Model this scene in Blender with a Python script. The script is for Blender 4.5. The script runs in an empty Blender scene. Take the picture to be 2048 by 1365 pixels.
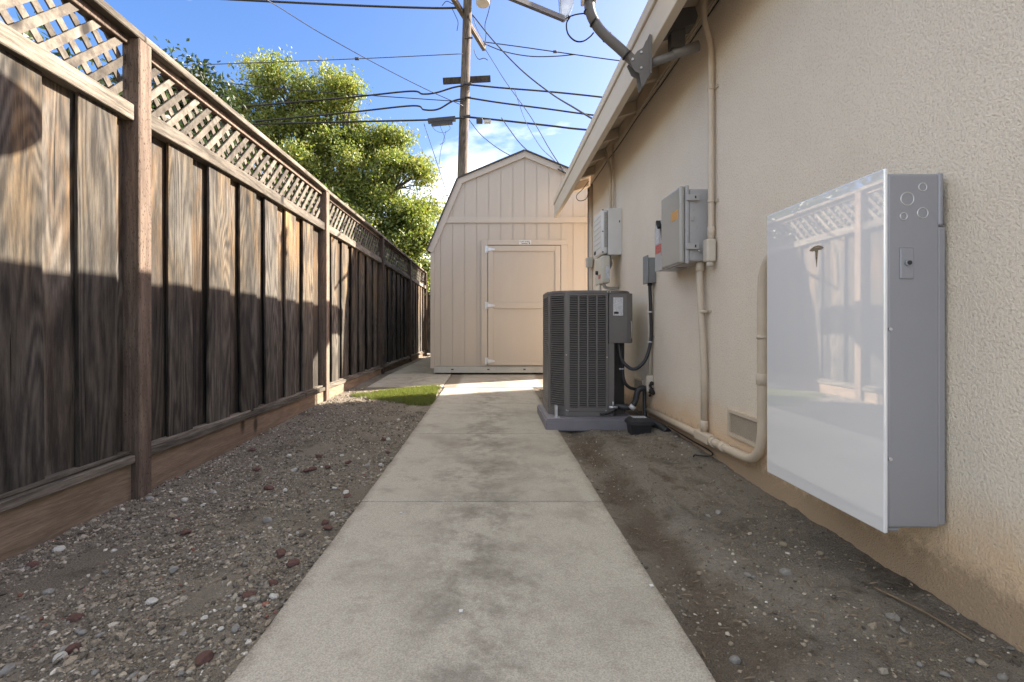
import bpy, bmesh, math, random
import numpy as np
from mathutils import Vector, Matrix

random.seed(11)
rng = np.random.default_rng(11)
R = math.radians
scene = bpy.context.scene
C = scene.collection

# ------------------------------------------------------------------ camera
CAMZ, FPX, VX, VY = 0.88, 955.0, 985.0, 655.0
cam_data = bpy.data.cameras.new('camera')
cam_data.sensor_width = 36.0
cam_data.lens = FPX / 2048 * 36.0
cam_data.shift_x = (1024 - VX) / 2048
cam_data.shift_y = -(682.5 - VY) / 2048
cam_data.clip_start = 0.02
cam_data.clip_end = 2000
cam = bpy.data.objects.new('camera', cam_data)
C.objects.link(cam)
cam.location = (0, 0, CAMZ)
cam.rotation_euler = (math.pi / 2, 0, 0)
scene.camera = cam

# ------------------------------------------------------------------ sky, sun, exposure
SUN = Vector((1.0, 0.42, 0.605)).normalized()
SUN_EL = math.asin(SUN.z)
SUN_AZ = math.atan2(SUN.x, SUN.y)
world = bpy.data.worlds.new('World')
scene.world = world
world.use_nodes = True
wn = world.node_tree
bg = wn.nodes['Background']
sky = wn.nodes.new('ShaderNodeTexSky')
sky.sky_type = 'NISHITA'
sky.sun_disc = False
sky.sun_elevation = SUN_EL
sky.sun_rotation = SUN_AZ
sky.air_density = 1.0
sky.dust_density = 2.2
sky.ozone_density = 4.0
hs = wn.nodes.new('ShaderNodeHueSaturation')
hs.inputs['Saturation'].default_value = 1.2
tint = wn.nodes.new('ShaderNodeMix')
tint.data_type = 'RGBA'
tint.blend_type = 'MULTIPLY'
tint.inputs['Factor'].default_value = 1.0
tint.inputs['B'].default_value = (0.55, 0.475, 0.62, 1)
wn.links.new(sky.outputs[0], tint.inputs['A'])
wn.links.new(tint.outputs['Result'], hs.inputs['Color'])
tc = wn.nodes.new('ShaderNodeTexCoord')
mp = wn.nodes.new('ShaderNodeMapping')
mp.inputs['Rotation'].default_value = (R(18), R(-12), R(20))
mp.inputs['Scale'].default_value = (1.1, 1.7, 3.0)
mp.inputs['Location'].default_value = (6.18, 7.65, 6.9)
wn.links.new(tc.outputs['Generated'], mp.inputs['Vector'])
nz = wn.nodes.new('ShaderNodeTexNoise')
nz.inputs['Scale'].default_value = 1.5
nz.inputs['Detail'].default_value = 7
nz.inputs['Roughness'].default_value = 0.52
nz.inputs['Distortion'].default_value = 0.35
wn.links.new(mp.outputs[0], nz.inputs['Vector'])
cr = wn.nodes.new('ShaderNodeMapRange')
cr.inputs['From Min'].default_value = 0.47
cr.inputs['From Max'].default_value = 0.80
cr.inputs['To Max'].default_value = 0.58
wn.links.new(nz.outputs['Fac'], cr.inputs['Value'])
mxs = wn.nodes.new('ShaderNodeMix')
mxs.data_type = 'RGBA'
wn.links.new(cr.outputs[0], mxs.inputs['Factor'])
wn.links.new(hs.outputs[0], mxs.inputs['A'])
mxs.inputs['B'].default_value = (11.0, 10.5, 9.8, 1)
wb = wn.nodes.new('ShaderNodeMix')                # daylight white balance of the whole sky
wb.data_type = 'RGBA'
wb.blend_type = 'MULTIPLY'
wb.inputs['Factor'].default_value = 1.0
wb.inputs['B'].default_value = (1.12, 1.05, 0.72, 1)
wn.links.new(mxs.outputs['Result'], wb.inputs['A'])
wn.links.new(wb.outputs['Result'], bg.inputs['Color'])
bg.inputs['Strength'].default_value = 0.105

sun_data = bpy.data.lights.new('sun', 'SUN')
sun_data.energy = 2.9
sun_data.angle = R(0.55)
sun_data.color = (1.0, 0.90, 0.76)
sun = bpy.data.objects.new('sun', sun_data)
C.objects.link(sun)
sun.location = (6, 2, 9)
sun.rotation_euler = SUN.to_track_quat('Z', 'Y').to_euler()

vs = scene.view_settings
vs.view_transform = 'Standard'
vs.look = 'None'
vs.gamma = 1.0
vs.use_curve_mapping = False
vs.exposure = 2.92
scene.render.engine = 'CYCLES'
scene.cycles.use_denoising = True
scene.cycles.max_bounces = 8
scene.cycles.diffuse_bounces = 5
scene.cycles.caustics_reflective = False
scene.cycles.caustics_refractive = False


# ------------------------------------------------------------------ helpers
def W(px, py, d):
    """photo pixel + distance -> world point"""
    return Vector(((px - VX) / FPX * d, d, CAMZ + (VY - py) / FPX * d))


def WX(px, py, X):
    """photo pixel lying on the plane x = X"""
    d = FPX * X / (px - VX)
    return Vector((X, d, CAMZ + (VY - py) / FPX * d))


_wl = {}


def root(name, label, cat, loc=(0, 0, 0), group=None):
    o = bpy.data.objects.new(name, None)
    o.empty_display_size = 0.1
    C.objects.link(o)
    o.location = loc
    _wl[o] = Vector(loc)
    return tag(o, label, cat, group)


def tag(o, label=None, cat=None, group=None, kind=None):
    if label: o['label'] = label
    if cat: o['category'] = cat
    if group: o['group'] = group
    if kind: o['kind'] = kind
    return o


def place(o, origin, parent):
    if parent is not None:
        o.parent = parent
        o.location = Vector(origin) - _wl[parent]
    else:
        o.location = origin
    _wl[o] = Vector(origin)


def obj(name, bm, m, parent=None, origin=None, smooth=False):
    """link a bmesh given in world coordinates as one mesh object (origin = base centre)"""
    bmesh.ops.recalc_face_normals(bm, faces=bm.faces)
    if origin is None:
        xs = [v.co.x for v in bm.verts]; ys = [v.co.y for v in bm.verts]; zs = [v.co.z for v in bm.verts]
        origin = Vector(((min(xs) + max(xs)) / 2, (min(ys) + max(ys)) / 2, min(zs)))
    bmesh.ops.translate(bm, verts=bm.verts, vec=-Vector(origin))
    me = bpy.data.meshes.new(name)
    bm.to_mesh(me)
    bm.free()
    me.materials.append(m)
    if smooth:
        for p in me.polygons: p.use_smooth = True
    o = bpy.data.objects.new(name, me)
    C.objects.link(o)
    place(o, origin, parent)
    return o


def inst(name, me, origin, parent=None, rot=None):
    o = bpy.data.objects.new(name, me)
    C.objects.link(o)
    place(o, origin, parent)
    if rot: o.rotation_euler = rot
    return o


def BM(): return bmesh.new()


def box(bm, x0, x1, y0, y1, z0, z1, bev=0.0, seg=1):
    vs_ = [bm.verts.new(p) for p in ((x0, y0, z0), (x1, y0, z0), (x1, y1, z0), (x0, y1, z0),
                                     (x0, y0, z1), (x1, y0, z1), (x1, y1, z1), (x0, y1, z1))]
    fs = [bm.faces.new([vs_[i] for i in f]) for f in ((3, 2, 1, 0), (4, 5, 6, 7), (0, 1, 5, 4), (1, 2, 6, 5), (2, 3, 7, 6), (3, 0, 4, 7))]
    if bev:
        es = list({e for f in fs for e in f.edges})
        bmesh.ops.bevel(bm, geom=es, offset=bev, segments=seg, affect='EDGES', profile=0.5)
    return bm


def obox(bm, p, q, w, h, up=(0, 0, 1)):
    """box along p->q with width w (sideways) and height h (along up)"""
    p, q = Vector(p), Vector(q)
    d = (q - p).normalized()
    s = d.cross(Vector(up)).normalized()
    u = s.cross(d).normalized()
    vs_ = []
    for c in (p, q):
        for a, b in ((-1, -1), (1, -1), (1, 1), (-1, 1)):
            vs_.append(bm.verts.new(c + s * (a * w / 2) + u * (b * h / 2)))
    for f in ((0, 1, 2, 3), (7, 6, 5, 4), (0, 4, 5, 1), (1, 5, 6, 2), (2, 6, 7, 3), (3, 7, 4, 0)):
        bm.faces.new([vs_[i] for i in f])
    return bm


def prism(bm, poly, axis, a, b):
    """extrude polygon (list of 2-tuples) along axis from a to b. axis x: (y,z); y: (x,z); z: (x,y)"""
    def P(u, v, t):
        return {'x': (t, u, v), 'y': (u, t, v), 'z': (u, v, t)}[axis]
    A = [bm.verts.new(P(u, v, a)) for u, v in poly]
    B = [bm.verts.new(P(u, v, b)) for u, v in poly]
    n = len(poly)
    bm.faces.new(A); bm.faces.new(B[::-1])
    for i in range(n):
        bm.faces.new((A[i], B[i], B[(i + 1) % n], A[(i + 1) % n]))
    return bm


def tube(bm, pts, r, seg=10, caps=True):
    pts = [Vector(p) for p in pts]
    n = len(pts)
    rr = r if isinstance(r, (list, tuple)) else [r] * n
    rings = []
    prev = None
    for i, p in enumerate(pts):
        t = (pts[min(i + 1, n - 1)] - pts[max(i - 1, 0)]).normalized()
        if prev is None:
            a = Vector((0, 0, 1)) if abs(t.z) < 0.9 else Vector((1, 0, 0))
            u = t.cross(a).normalized()
        else:
            u = (prev - t * prev.dot(t)).normalized()
        prev = u
        v = t.cross(u)
        rings.append([bm.verts.new(p + (u * math.cos(k * 2 * math.pi / seg) + v * math.sin(k * 2 * math.pi / seg)) * rr[i]) for k in range(seg)])
    for i in range(n - 1):
        for k in range(seg):
            f = bm.faces.new((rings[i][k], rings[i][(k + 1) % seg], rings[i + 1][(k + 1) % seg], rings[i + 1][k]))
            f.smooth = True
    if caps:
        bm.faces.new(rings[0][::-1]); bm.faces.new(rings[-1])
    return bm


def spline(pts, n=8):
    """Catmull-Rom through pts"""
    P = [Vector(p) for p in pts]
    P = [P[0] * 2 - P[1]] + P + [P[-1] * 2 - P[-2]]
    out = []
    for i in range(1, len(P) - 2):
        for k in range(n):
            t = k / n
            a, b, c, d = P[i - 1], P[i], P[i + 1], P[i + 2]
            out.append(0.5 * ((2 * b) + (c - a) * t + (2 * a - 5 * b + 4 * c - d) * t * t + (3 * b - a - 3 * c + d) * t ** 3))
    out.append(P[-2])
    return out


def clip(poly, k, lim, keep_less):
    """Sutherland-Hodgman against coordinate k"""
    out = []
    for i in range(len(poly)):
        a, b = poly[i], poly[(i + 1) % len(poly)]
        ia = (a[k] <= lim) if keep_less else (a[k] >= lim)
        ib = (b[k] <= lim) if keep_less else (b[k] >= lim)
        if ia: out.append(a)
        if ia != ib:
            t = (lim - a[k]) / (b[k] - a[k])
            out.append((a[0] + (b[0] - a[0]) * t, a[1] + (b[1] - a[1]) * t))
    return out


def clip_line(poly, p, q):
    """keep the part of poly on the right-hand... side below line p->q (p left of q)"""
    out = []
    def s(a): return (q[0] - p[0]) * (a[1] - p[1]) - (q[1] - p[1]) * (a[0] - p[0])
    for i in range(len(poly)):
        a, b = poly[i], poly[(i + 1) % len(poly)]
        sa, sb = s(a), s(b)
        if sa <= 0: out.append(a)
        if (sa <= 0) != (sb <= 0):
            t = sa / (sa - sb)
            out.append((a[0] + (b[0] - a[0]) * t, a[1] + (b[1] - a[1]) * t))
    return out


# numpy value noise
_perm = rng.random((256, 256))


def vnoise(x, y):
    xi = np.floor(x).astype(int); yi = np.floor(y).astype(int)
    fx = x - xi; fy = y - yi
    fx = fx * fx * (3 - 2 * fx); fy = fy * fy * (3 - 2 * fy)
    g = lambda a, b: _perm[a % 256, b % 256]
    return (g(xi, yi) * (1 - fx) + g(xi + 1, yi) * fx) * (1 - fy) + (g(xi, yi + 1) * (1 - fx) + g(xi + 1, yi + 1) * fx) * fy


def fbm(x, y, o=4):
    s = 0; a = 0.5; t = 0
    for k in range(o):
        s = s + a * vnoise(x * 2 ** k + 17 * k, y * 2 ** k + 31 * k); t += a; a *= 0.5
    return s / t


# ------------------------------------------------------------------ materials
class NT:
    def __init__(s, name):
        s.m = bpy.data.materials.new(name); s.m.use_nodes = True
        s.t = s.m.node_tree; s.b = s.t.nodes['Principled BSDF']; s.out = s.t.nodes['Material Output']

    def n(s, typ, **kw):
        x = s.t.nodes.new('ShaderNode' + typ)
        for k, v in kw.items():
            if hasattr(x, k) and k not in x.inputs: setattr(x, k, v)
            else: x.inputs[k].default_value = v
        return x

    def l(s, a, b): s.t.links.new(a, b)

    def coords(s, scale=(1, 1, 1), kind='Object', rand=0.0, rot=(0, 0, 0)):
        tc_ = s.n('TexCoord'); mp_ = s.n('Mapping')
        mp_.inputs['Scale'].default_value = scale
        mp_.inputs['Rotation'].default_value = rot
        src = tc_.outputs[kind]
        if rand:
            oi = s.n('ObjectInfo'); mul = s.n('Math', operation='MULTIPLY'); mul.inputs[1].default_value = rand
            s.l(oi.outputs['Random'], mul.inputs[0])
            ad = s.n('VectorMath', operation='ADD')
            s.l(src, ad.inputs[0]); s.l(mul.outputs[0], ad.inputs[1]); src = ad.outputs[0]
        s.l(src, mp_.inputs['Vector'])
        return mp_.outputs[0]

    def noise(s, vec, scale, detail=4, rough=0.55, dist=0.0):
        x = s.n('TexNoise', Scale=scale, Detail=detail, Roughness=rough, Distortion=dist)
        s.l(vec, x.inputs['Vector']); return x.outputs['Fac']

    def rng(s, v, a, b, c=0.0, d=1.0):
        x = s.n('MapRange'); x.inputs['From Min'].default_value = a; x.inputs['From Max'].default_value = b
        x.inputs['To Min'].default_value = c; x.inputs['To Max'].default_value = d
        s.l(v, x.inputs['Value']); return x.outputs[0]

    def mix(s, f, a, b, mode='MIX'):
        x = s.n('Mix', data_type='RGBA', blend_type=mode)
        if isinstance(f, (int, float)): x.inputs['Factor'].default_value = f
        else: s.l(f, x.inputs['Factor'])
        for k, v in (('A', a), ('B', b)):
            if isinstance(v, tuple): x.inputs[k].default_value = (*v[:3], 1)
            else: s.l(v, x.inputs[k])
        return x.outputs['Result']

    def math(s, op, a, b=None):
        x = s.n('Math', operation=op)
        for i, v in enumerate((a, b)):
            if v is None: continue
            if isinstance(v, (int, float)): x.inputs[i].default_value = v
            else: s.l(v, x.inputs[i])
        return x.outputs[0]

    def bump(s, h, strength=0.5, dist=0.01, prev=None):
        x = s.n('Bump', Strength=strength, Distance=dist)
        s.l(h, x.inputs['Height'])
        if prev is not None: s.l(prev, x.inputs['Normal'])
        return x.outputs['Normal']

    def done(s, col=None, rough=0.6, normal=None, metal=0.0, **kw):
        if col is not None:
            if isinstance(col, tuple): s.b.inputs['Base Color'].default_value = (*col[:3], 1)
            else: s.l(col, s.b.inputs['Base Color'])
        if isinstance(rough, (int, float)): s.b.inputs['Roughness'].default_value = rough
        else: s.l(rough, s.b.inputs['Roughness'])
        s.b.inputs['Metallic'].default_value = metal
        if normal is not None: s.l(normal, s.b.inputs['Normal'])
        for k, v in kw.items(): s.b.inputs[k.replace('_', ' ')].default_value = v
        return s.m


def pm(name, c1, c2=None, scale=6.0, rough=0.55, bump=0.0, bscale=60.0, bdist=0.003, metal=0.0, rv=0.0, stretch=(1, 1, 1), **kw):
    """plain paint / plastic / metal with soft mottling, grime and fine relief"""
    t = NT(name)
    if c2 is None: c2 = tuple(x * 0.86 for x in c1)
    v = t.coords(stretch)
    f = t.rng(t.noise(v, scale, 6, 0.6), 0.3, 0.7)
    col = t.mix(f, c1, c2)
    if rv:
        oi = t.n('ObjectInfo')
        k = t.rng(oi.outputs['Random'], 0, 1, 1 - rv, 1 + rv)
        hsv = t.n('HueSaturation'); t.l(k, hsv.inputs['Value']); t.l(col, hsv.inputs['Color']); col = hsv.outputs[0]
    nrm = t.bump(t.noise(v, bscale, 3), bump, bdist) if bump else None
    rr = t.rng(t.noise(v, scale * 2.3, 4), 0.3, 0.7, max(rough - 0.06, 0.02), rough + 0.06)
    return t.done(col, rr, nrm, metal, **kw)


def wood(name, light, mid, dark, honey=None, along='z', gain=1.0, ring=0.26, incised=False, top=None, stain=0.0):
    """weathered wood: contour-line grain from a stretched noise, streaks, knots"""
    t = NT(name)
    sc_ = {'z': (1, 1, 0.10), 'y': (1, 0.10, 1), 'd': (1, 0.35, 0.35)}[along]
    v = t.coords(sc_, rand=37.0)
    big = t.noise(v, 3.2, 2, 0.5, 0.3)
    rings = t.math('SINE', t.math('MULTIPLY', big, 150.0))
    rings = t.rng(rings, -1, 1)
    fine = t.noise(v, 130.0, 4, 0.65)
    strk = t.noise(v, 26.0, 5, 0.6)
    patch = t.noise(t.coords((1, 1, 0.5) if along == 'z' else (1, 0.5, 1), rand=91.0), 2.6, 4, 0.6)
    grain = t.math('ADD', t.math('MULTIPLY', rings, ring), t.math('ADD', t.math('MULTIPLY', fine, 0.55), t.math('MULTIPLY', strk, 0.70)))
    f = t.rng(grain, 0.55, 1.0)
    col = t.mix(f, dark, mid)
    col = t.mix(t.rng(patch, 0.40, 0.66), col, t.mix(f, tuple(x * 0.55 for x in mid), light))
    if honey is not None:
        hn = t.noise(t.coords((1, 1, 0.22), rand=53.0), 5.0, 4, 0.6)
        tcz = t.n('TexCoord'); sx = t.n('SeparateXYZ'); t.l(tcz.outputs['Object'], sx.inputs[0])
        hz = t.rng(sx.outputs['Z'], *(top or (0.75, 1.8)))
        hf = t.math('MULTIPLY', hz, t.rng(hn, 0.40, 0.56))
        col = t.mix(hf, col, t.mix(f, tuple(x * 0.45 for x in honey), honey))
    if incised:
        iv = t.coords((1, 1, 0.28), rand=11.0)
        vo = t.n('TexVoronoi', Scale=120.0); t.l(iv, vo.inputs['Vector'])
        inc = t.rng(vo.outputs['Distance'], 0.10, 0.26)
        col = t.mix(inc, tuple(x * 0.5 for x in dark), col)
        grain = t.math('ADD', grain, t.math('MULTIPLY', inc, 0.6))
    if stain:
        sv = t.coords((1, 1, 0.16), rand=23.0)
        sn = t.noise(sv, 7.5, 6, 0.68, 0.2)
        col = t.mix(t.rng(sn, 0.44, 0.60, 0.0, stain), col, t.mix(f, (0.015, 0.014, 0.013), (0.052, 0.047, 0.042)))
        gn = t.noise(t.coords((1, 1, 0.3), rand=67.0), 3.3, 5, 0.65)
        col = t.mix(t.rng(gn, 0.50, 0.62, 0.0, 0.75), col, t.mix(f, (0.035, 0.032, 0.029), (0.165, 0.15, 0.13)))
        ck = t.noise(t.coords((1, 1, 0.03), rand=5.0), 60.0, 2, 0.5)
        crack = t.rng(ck, 0.70, 0.735)
        col = t.mix(crack, col, (0.008, 0.007, 0.006))
        grain = t.math('SUBTRACT', grain, t.math('MULTIPLY', crack, 1.2))
    oi = t.n('ObjectInfo')
    hsv = t.n('HueSaturation'); t.l(t.rng(oi.outputs['Random'], 0, 1, 0.58 * gain, 1.36 * gain), hsv.inputs['Value']); t.l(col, hsv.inputs['Color'])
    kn = t.n('TexVoronoi', Scale=2.3); t.l(t.coords((1.4, 1.4, 0.75), rand=71.0), kn.inputs['Vector'])
    kf = t.rng(kn.outputs['Distance'], 0.06, 0.15)
    col = t.mix(kf, tuple(x * 0.35 for x in dark), hsv.outputs[0])
    nrm = t.bump(grain, 0.8, 0.006)
    return t.done(col, 0.82, nrm, Specular_IOR_Level=0.25)


M = {}
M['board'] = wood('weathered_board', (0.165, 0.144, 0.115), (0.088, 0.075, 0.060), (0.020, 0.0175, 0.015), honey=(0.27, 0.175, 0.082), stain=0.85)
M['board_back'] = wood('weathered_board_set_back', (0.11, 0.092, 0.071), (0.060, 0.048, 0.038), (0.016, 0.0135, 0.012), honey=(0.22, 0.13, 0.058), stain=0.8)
M['post'] = wood('incised_post', (0.30, 0.232, 0.182), (0.21, 0.155, 0.12), (0.095, 0.068, 0.052), incised=True, ring=0.1)
M['rail'] = wood('grey_rail', (0.34, 0.302, 0.25), (0.21, 0.183, 0.148), (0.06, 0.051, 0.041), along='y', ring=0.12)
M['lattice'] = wood('grey_lattice', (0.27, 0.24, 0.198), (0.17, 0.148, 0.12), (0.055, 0.046, 0.038), along='d', ring=0.1)
M['kick'] = wood('tan_kickboard', (0.36, 0.275, 0.195), (0.29, 0.215, 0.15), (0.17, 0.123, 0.086), along='y', ring=0.06)
M['pole'] = wood('grey_pole', (0.15, 0.128, 0.105), (0.10, 0.083, 0.068), (0.035, 0.03, 0.025))


def m_stucco():
    t = NT('cream_stucco')
    v = t.coords(kind='Object')
    dash = t.noise(v, 120.0, 3, 0.65)
    fine = t.noise(v, 260.0, 3, 0.6)
    h = t.math('ADD', t.math('ADD', dash, t.math('MULTIPLY', t.noise(v, 6.0, 3, 0.6), 0.8)), t.math('MULTIPLY', fine, 0.35))
    col = t.mix(t.rng(t.noise(v, 1.7, 5, 0.6), 0.3, 0.7), (0.85, 0.765, 0.65), (0.79, 0.705, 0.595))
    col = t.mix(t.rng(dash, 0.50, 0.30, 0.0, 0.6), col, (0.49, 0.42, 0.345))
    # bare peach undercoat and soil splash along the base
    sx = t.n('SeparateXYZ'); t.l(t.n('TexCoord').outputs['Object'], sx.inputs[0])
    zz = t.math('ADD', sx.outputs['Z'], t.math('MULTIPLY', t.noise(v, 3.4, 7, 0.75), -0.34))
    col = t.mix(t.rng(zz, 0.06, 0.26, 0.85, 0.0), col, (0.74, 0.535, 0.345))
    z2 = t.math('ADD', sx.outputs['Z'], t.math('MULTIPLY', t.noise(v, 21.0, 6, 0.75), -0.25))
    col = t.mix(t.rng(z2, 0.015, 0.085, 0.55, 0.0), col, (0.20, 0.145, 0.10))
    sp = t.math('MULTIPLY', t.rng(t.noise(t.coords((1, 0.6, 1.5)), 130.0, 3, 0.6), 0.64, 0.72), t.rng(zz, 0.02, 0.34, 0.8, 0.0))
    col = t.mix(sp, col, (0.10, 0.08, 0.06))
    return t.done(col, 0.9, t.bump(h, 0.9, 0.008), Specular_IOR_Level=0.2)


def m_concrete():
    t = NT('path_concrete')
    v = t.coords(kind='Object', rand=13.0)
    agg = t.noise(v, 230.0, 2, 0.65)
    agg2 = t.noise(v, 120.0, 3, 0.6)
    col = t.mix(t.rng(agg, 0.34, 0.66), (0.325, 0.299, 0.258), (0.505, 0.466, 0.403))
    col = t.mix(t.rng(agg2, 0.60, 0.74, 0, 0.45), col, (0.22, 0.195, 0.155))
    st = t.noise(v, 2.1, 6, 0.62, 0.25)
    col = t.mix(t.rng(st, 0.52, 0.70, 0.0, 0.42), col, (0.17, 0.15, 0.12))
    st2 = t.noise(v, 7.0, 5, 0.7)
    col = t.mix(t.rng(st2, 0.54, 0.74, 0.0, 0.5), col, (0.19, 0.165, 0.13))
    rust = t.noise(v, 4.4, 4, 0.6)
    col = t.mix(t.rng(rust, 0.70, 0.80, 0.0, 0.35), col, (0.36, 0.22, 0.10))
    sx = t.n('SeparateXYZ'); t.l(t.n('TexCoord').outputs['Object'], sx.inputs[0])
    ed = t.math('ADD', t.math('ABSOLUTE', sx.outputs['X']), t.math('MULTIPLY', t.noise(v, 9.0, 5, 0.7), 0.12))
    col = t.mix(t.rng(ed, 0.625, 0.69, 0, 0.75), col, t.mix(t.rng(agg, 0.4, 0.6), (0.10, 0.082, 0.063), (0.26, 0.22, 0.17)))
    hgt = t.math('ADD', agg, agg2)
    cs = t.math('MULTIPLY', t.rng(t.math('ADD', t.math('ABSOLUTE', sx.outputs['X']), t.math('MULTIPLY', t.noise(v, 3.0, 4), 0.5)), 0.30, 0.62, 1, 0), t.rng(t.noise(v, 5.5, 8, 0.78), 0.44, 0.60))
    col = t.mix(t.math('MULTIPLY', cs, 0.62), col, (0.15, 0.135, 0.112))
    return t.done(col, 0.88, t.bump(hgt, 0.5, 0.003), Specular_IOR_Level=0.25)


def m_dirt(name, base, pale, dark, rust, rlo=0.60, moss=None):
    t = NT(name)
    v = t.coords(kind='Object')
    g1 = t.noise(v, 210.0, 4, 0.7)
    g2 = t.noise(v, 60.0, 4, 0.65)
    col = t.mix(t.rng(g1, 0.32, 0.68), tuple(x * 0.45 for x in base), tuple(x * 1.5 for x in base))
    col = t.mix(t.rng(t.noise(v, 1.9, 5, 0.6, 0.4), 0.42, 0.66, 0.0, 0.85), col, t.mix(t.rng(g2, 0.35, 0.65), tuple(x * 0.7 for x in pale), pale))
    col = t.mix(t.rng(t.noise(v, 3.6, 5, 0.65, 0.5), 0.54, 0.68, 0.0, 0.85), col, dark)
    vr = t.coords(kind='Object', scale=(1.4, 0.7, 1)); 
    col = t.mix(t.rng(t.noise(vr, 2.4, 5, 0.65, 0.3), rlo, rlo + 0.1, 0.0, 0.75), col, t.mix(t.rng(g1, 0.35, 0.65), tuple(x * 0.5 for x in rust), rust))
    if moss:
        sx = t.n('SeparateXYZ'); t.l(t.n('TexCoord').outputs['Object'], sx.inputs[0])
        wob = t.math('MULTIPLY', t.math('SUBTRACT', t.noise(v, 2.6, 4, 0.6), 0.5), 0.42)
        xx = t.math('ABSOLUTE', t.math('SUBTRACT', t.math('ADD', sx.outputs['X'], wob), moss[0]))
        mk = t.math('MULTIPLY', t.rng(xx, moss[1] * 0.35, moss[1], 1, 0), t.rng(t.noise(v, 1.6, 3), 0.36, 0.52))
        col = t.mix(t.math('MULTIPLY', mk, 0.62), col, t.mix(t.rng(g1, 0.3, 0.7), (0.05, 0.034, 0.022), (0.155, 0.108, 0.07)))
        x2 = t.math('ABSOLUTE', t.math('SUBTRACT', t.math('ADD', sx.outputs['X'], wob), moss[0] + moss[1] * 1.35))
        col = t.mix(t.rng(x2, 0.03, 0.08, 0.55, 0.0), col, t.mix(t.rng(g1, 0.3, 0.7), (0.17, 0.15, 0.125), (0.40, 0.36, 0.31)))
    col = t.mix(t.rng(t.noise(v, 420.0, 2, 0.5), 0.66, 0.72, 0.0, 0.8), col, (0.42, 0.39, 0.35))
    return t.done(col, 0.95, t.bump(t.math('ADD', g1, g2), 1.0, 0.012), Specular_IOR_Level=0.15)


def m_stone():
    t = NT('gravel_stone')
    at = t.n('Attribute', attribute_name='tint')
    v = t.coords(kind='Object')
    n = t.rng(t.noise(v, 240.0, 4, 0.6), 0.3, 0.7, 0.72, 1.2)
    hsv = t.n('HueSaturation'); t.l(n, hsv.inputs['Value']); t.l(at.outputs['Color'], hsv.inputs['Color'])
    return t.done(hsv.outputs[0], 0.85, t.bump(t.noise(v, 300.0, 3), 0.4, 0.002))


def m_leaf(name, cols, trans=0.42):
    t = NT(name)
    at = t.n('Attribute', attribute_name='tint')
    d = t.n('BsdfDiffuse'); tr = t.n('BsdfTranslucent'); g = t.n('BsdfGlossy', Roughness=0.45)
    ms = t.n('MixShader'); ms.inputs[0].default_value = trans
    ms2 = t.n('MixShader'); ms2.inputs[0].default_value = 0.05
    t.l(at.outputs['Color'], d.inputs[0])
    hsv = t.n('HueSaturation', Value=1.25, Saturation=1.1); t.l(at.outputs['Color'], hsv.inputs['Color']); t.l(hsv.outputs[0], tr.inputs[0])
    t.l(d.outputs[0], ms.inputs[1]); t.l(tr.outputs[0], ms.inputs[2])
    t.l(ms.outputs[0], ms2.inputs[1]); t.l(g.outputs[0], ms2.inputs[2])
    t.l(ms2.outputs[0], t.out.inputs['Surface'])
    return t.m


M['stucco'] = m_stucco()
M['concrete'] = m_concrete()
M['dirt_left'] = m_dirt('gravelly_dirt', (0.225, 0.195, 0.156), (0.35, 0.306, 0.248), (0.085, 0.069, 0.053), (0.110, 0.068, 0.041), 0.61)
M['dirt_right'] = m_dirt('packed_dirt', (0.23, 0.202, 0.167), (0.37, 0.328, 0.274), (0.088, 0.072, 0.056), (0.125, 0.077, 0.045), 0.58, moss=(0.68, 0.15))
M['stone'] = m_stone()
M['leaf'] = m_leaf('tree_leaf', None)
M['grass'] = m_leaf('grass_blade', None, 0.35)
M['bark'] = pm('bark', (0.10, 0.078, 0.056), (0.055, 0.042, 0.032), 9, 0.9, 0.8, 50, 0.02, stretch=(1, 1, 0.25))
M['shed_paint'] = pm('shed_paint', (0.475, 0.418, 0.362), (0.435, 0.382, 0.33), 2.2, 0.62, 0.35, 150, 0.003, stretch=(1, 1, 0.12))
M['shed_trim'] = pm('shed_trim_paint', (0.485, 0.427, 0.37), (0.45, 0.397, 0.343), 3, 0.6, 0.3, 120, 0.003, stretch=(0.2, 1, 1))
M['galv'] = pm('galvanised_steel', (0.50, 0.50, 0.47), (0.42, 0.42, 0.40), 5, 0.5, 0.1, 60, 0.002, metal=0.35)
M['zinc'] = pm('zinc_hinge', (0.68, 0.69, 0.71), (0.52, 0.53, 0.55), 20, 0.4, metal=0.6)
M['shingle'] = pm('grey_shingle', (0.085, 0.08, 0.075), (0.05, 0.047, 0.045), 30, 0.9, 0.8, 200, 0.004)
M['eave_paint'] = pm('eave_paint', (0.60, 0.525, 0.43), (0.55, 0.48, 0.39), 4, 0.55, 0.25, 90, 0.003, stretch=(1, 0.15, 1))
M['soffit_paint'] = pm('soffit_paint', (0.56, 0.475, 0.38), (0.48, 0.405, 0.32), 3, 0.7, 0.4, 60, 0.004)
M['conduit'] = pm('painted_conduit', (0.60, 0.515, 0.41), (0.53, 0.45, 0.355), 12, 0.5, 0.2, 70, 0.002)
M['conduit_white'] = pm('pale_conduit', (0.60, 0.55, 0.47), (0.52, 0.47, 0.40), 12, 0.5, 0.2, 70, 0.002)
M['enclosure'] = pm('grey_enclosure', (0.42, 0.42, 0.43), (0.385, 0.385, 0.395), 5, 0.32, 0.0)
M['enclosure_face'] = pm('grey_enclosure_face', (0.36, 0.355, 0.33), (0.33, 0.325, 0.30), 3, 0.16, Coat_Weight=0.6, Coat_Roughness=0.08)
M['box_grey'] = pm('small_box_grey', (0.22, 0.235, 0.25), (0.19, 0.20, 0.215), 8, 0.45, 0.1, 90, 0.002)
M['inverter'] = pm('white_aluminium', (0.66, 0.66, 0.66), (0.60, 0.60, 0.59), 4, 0.35)
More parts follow.
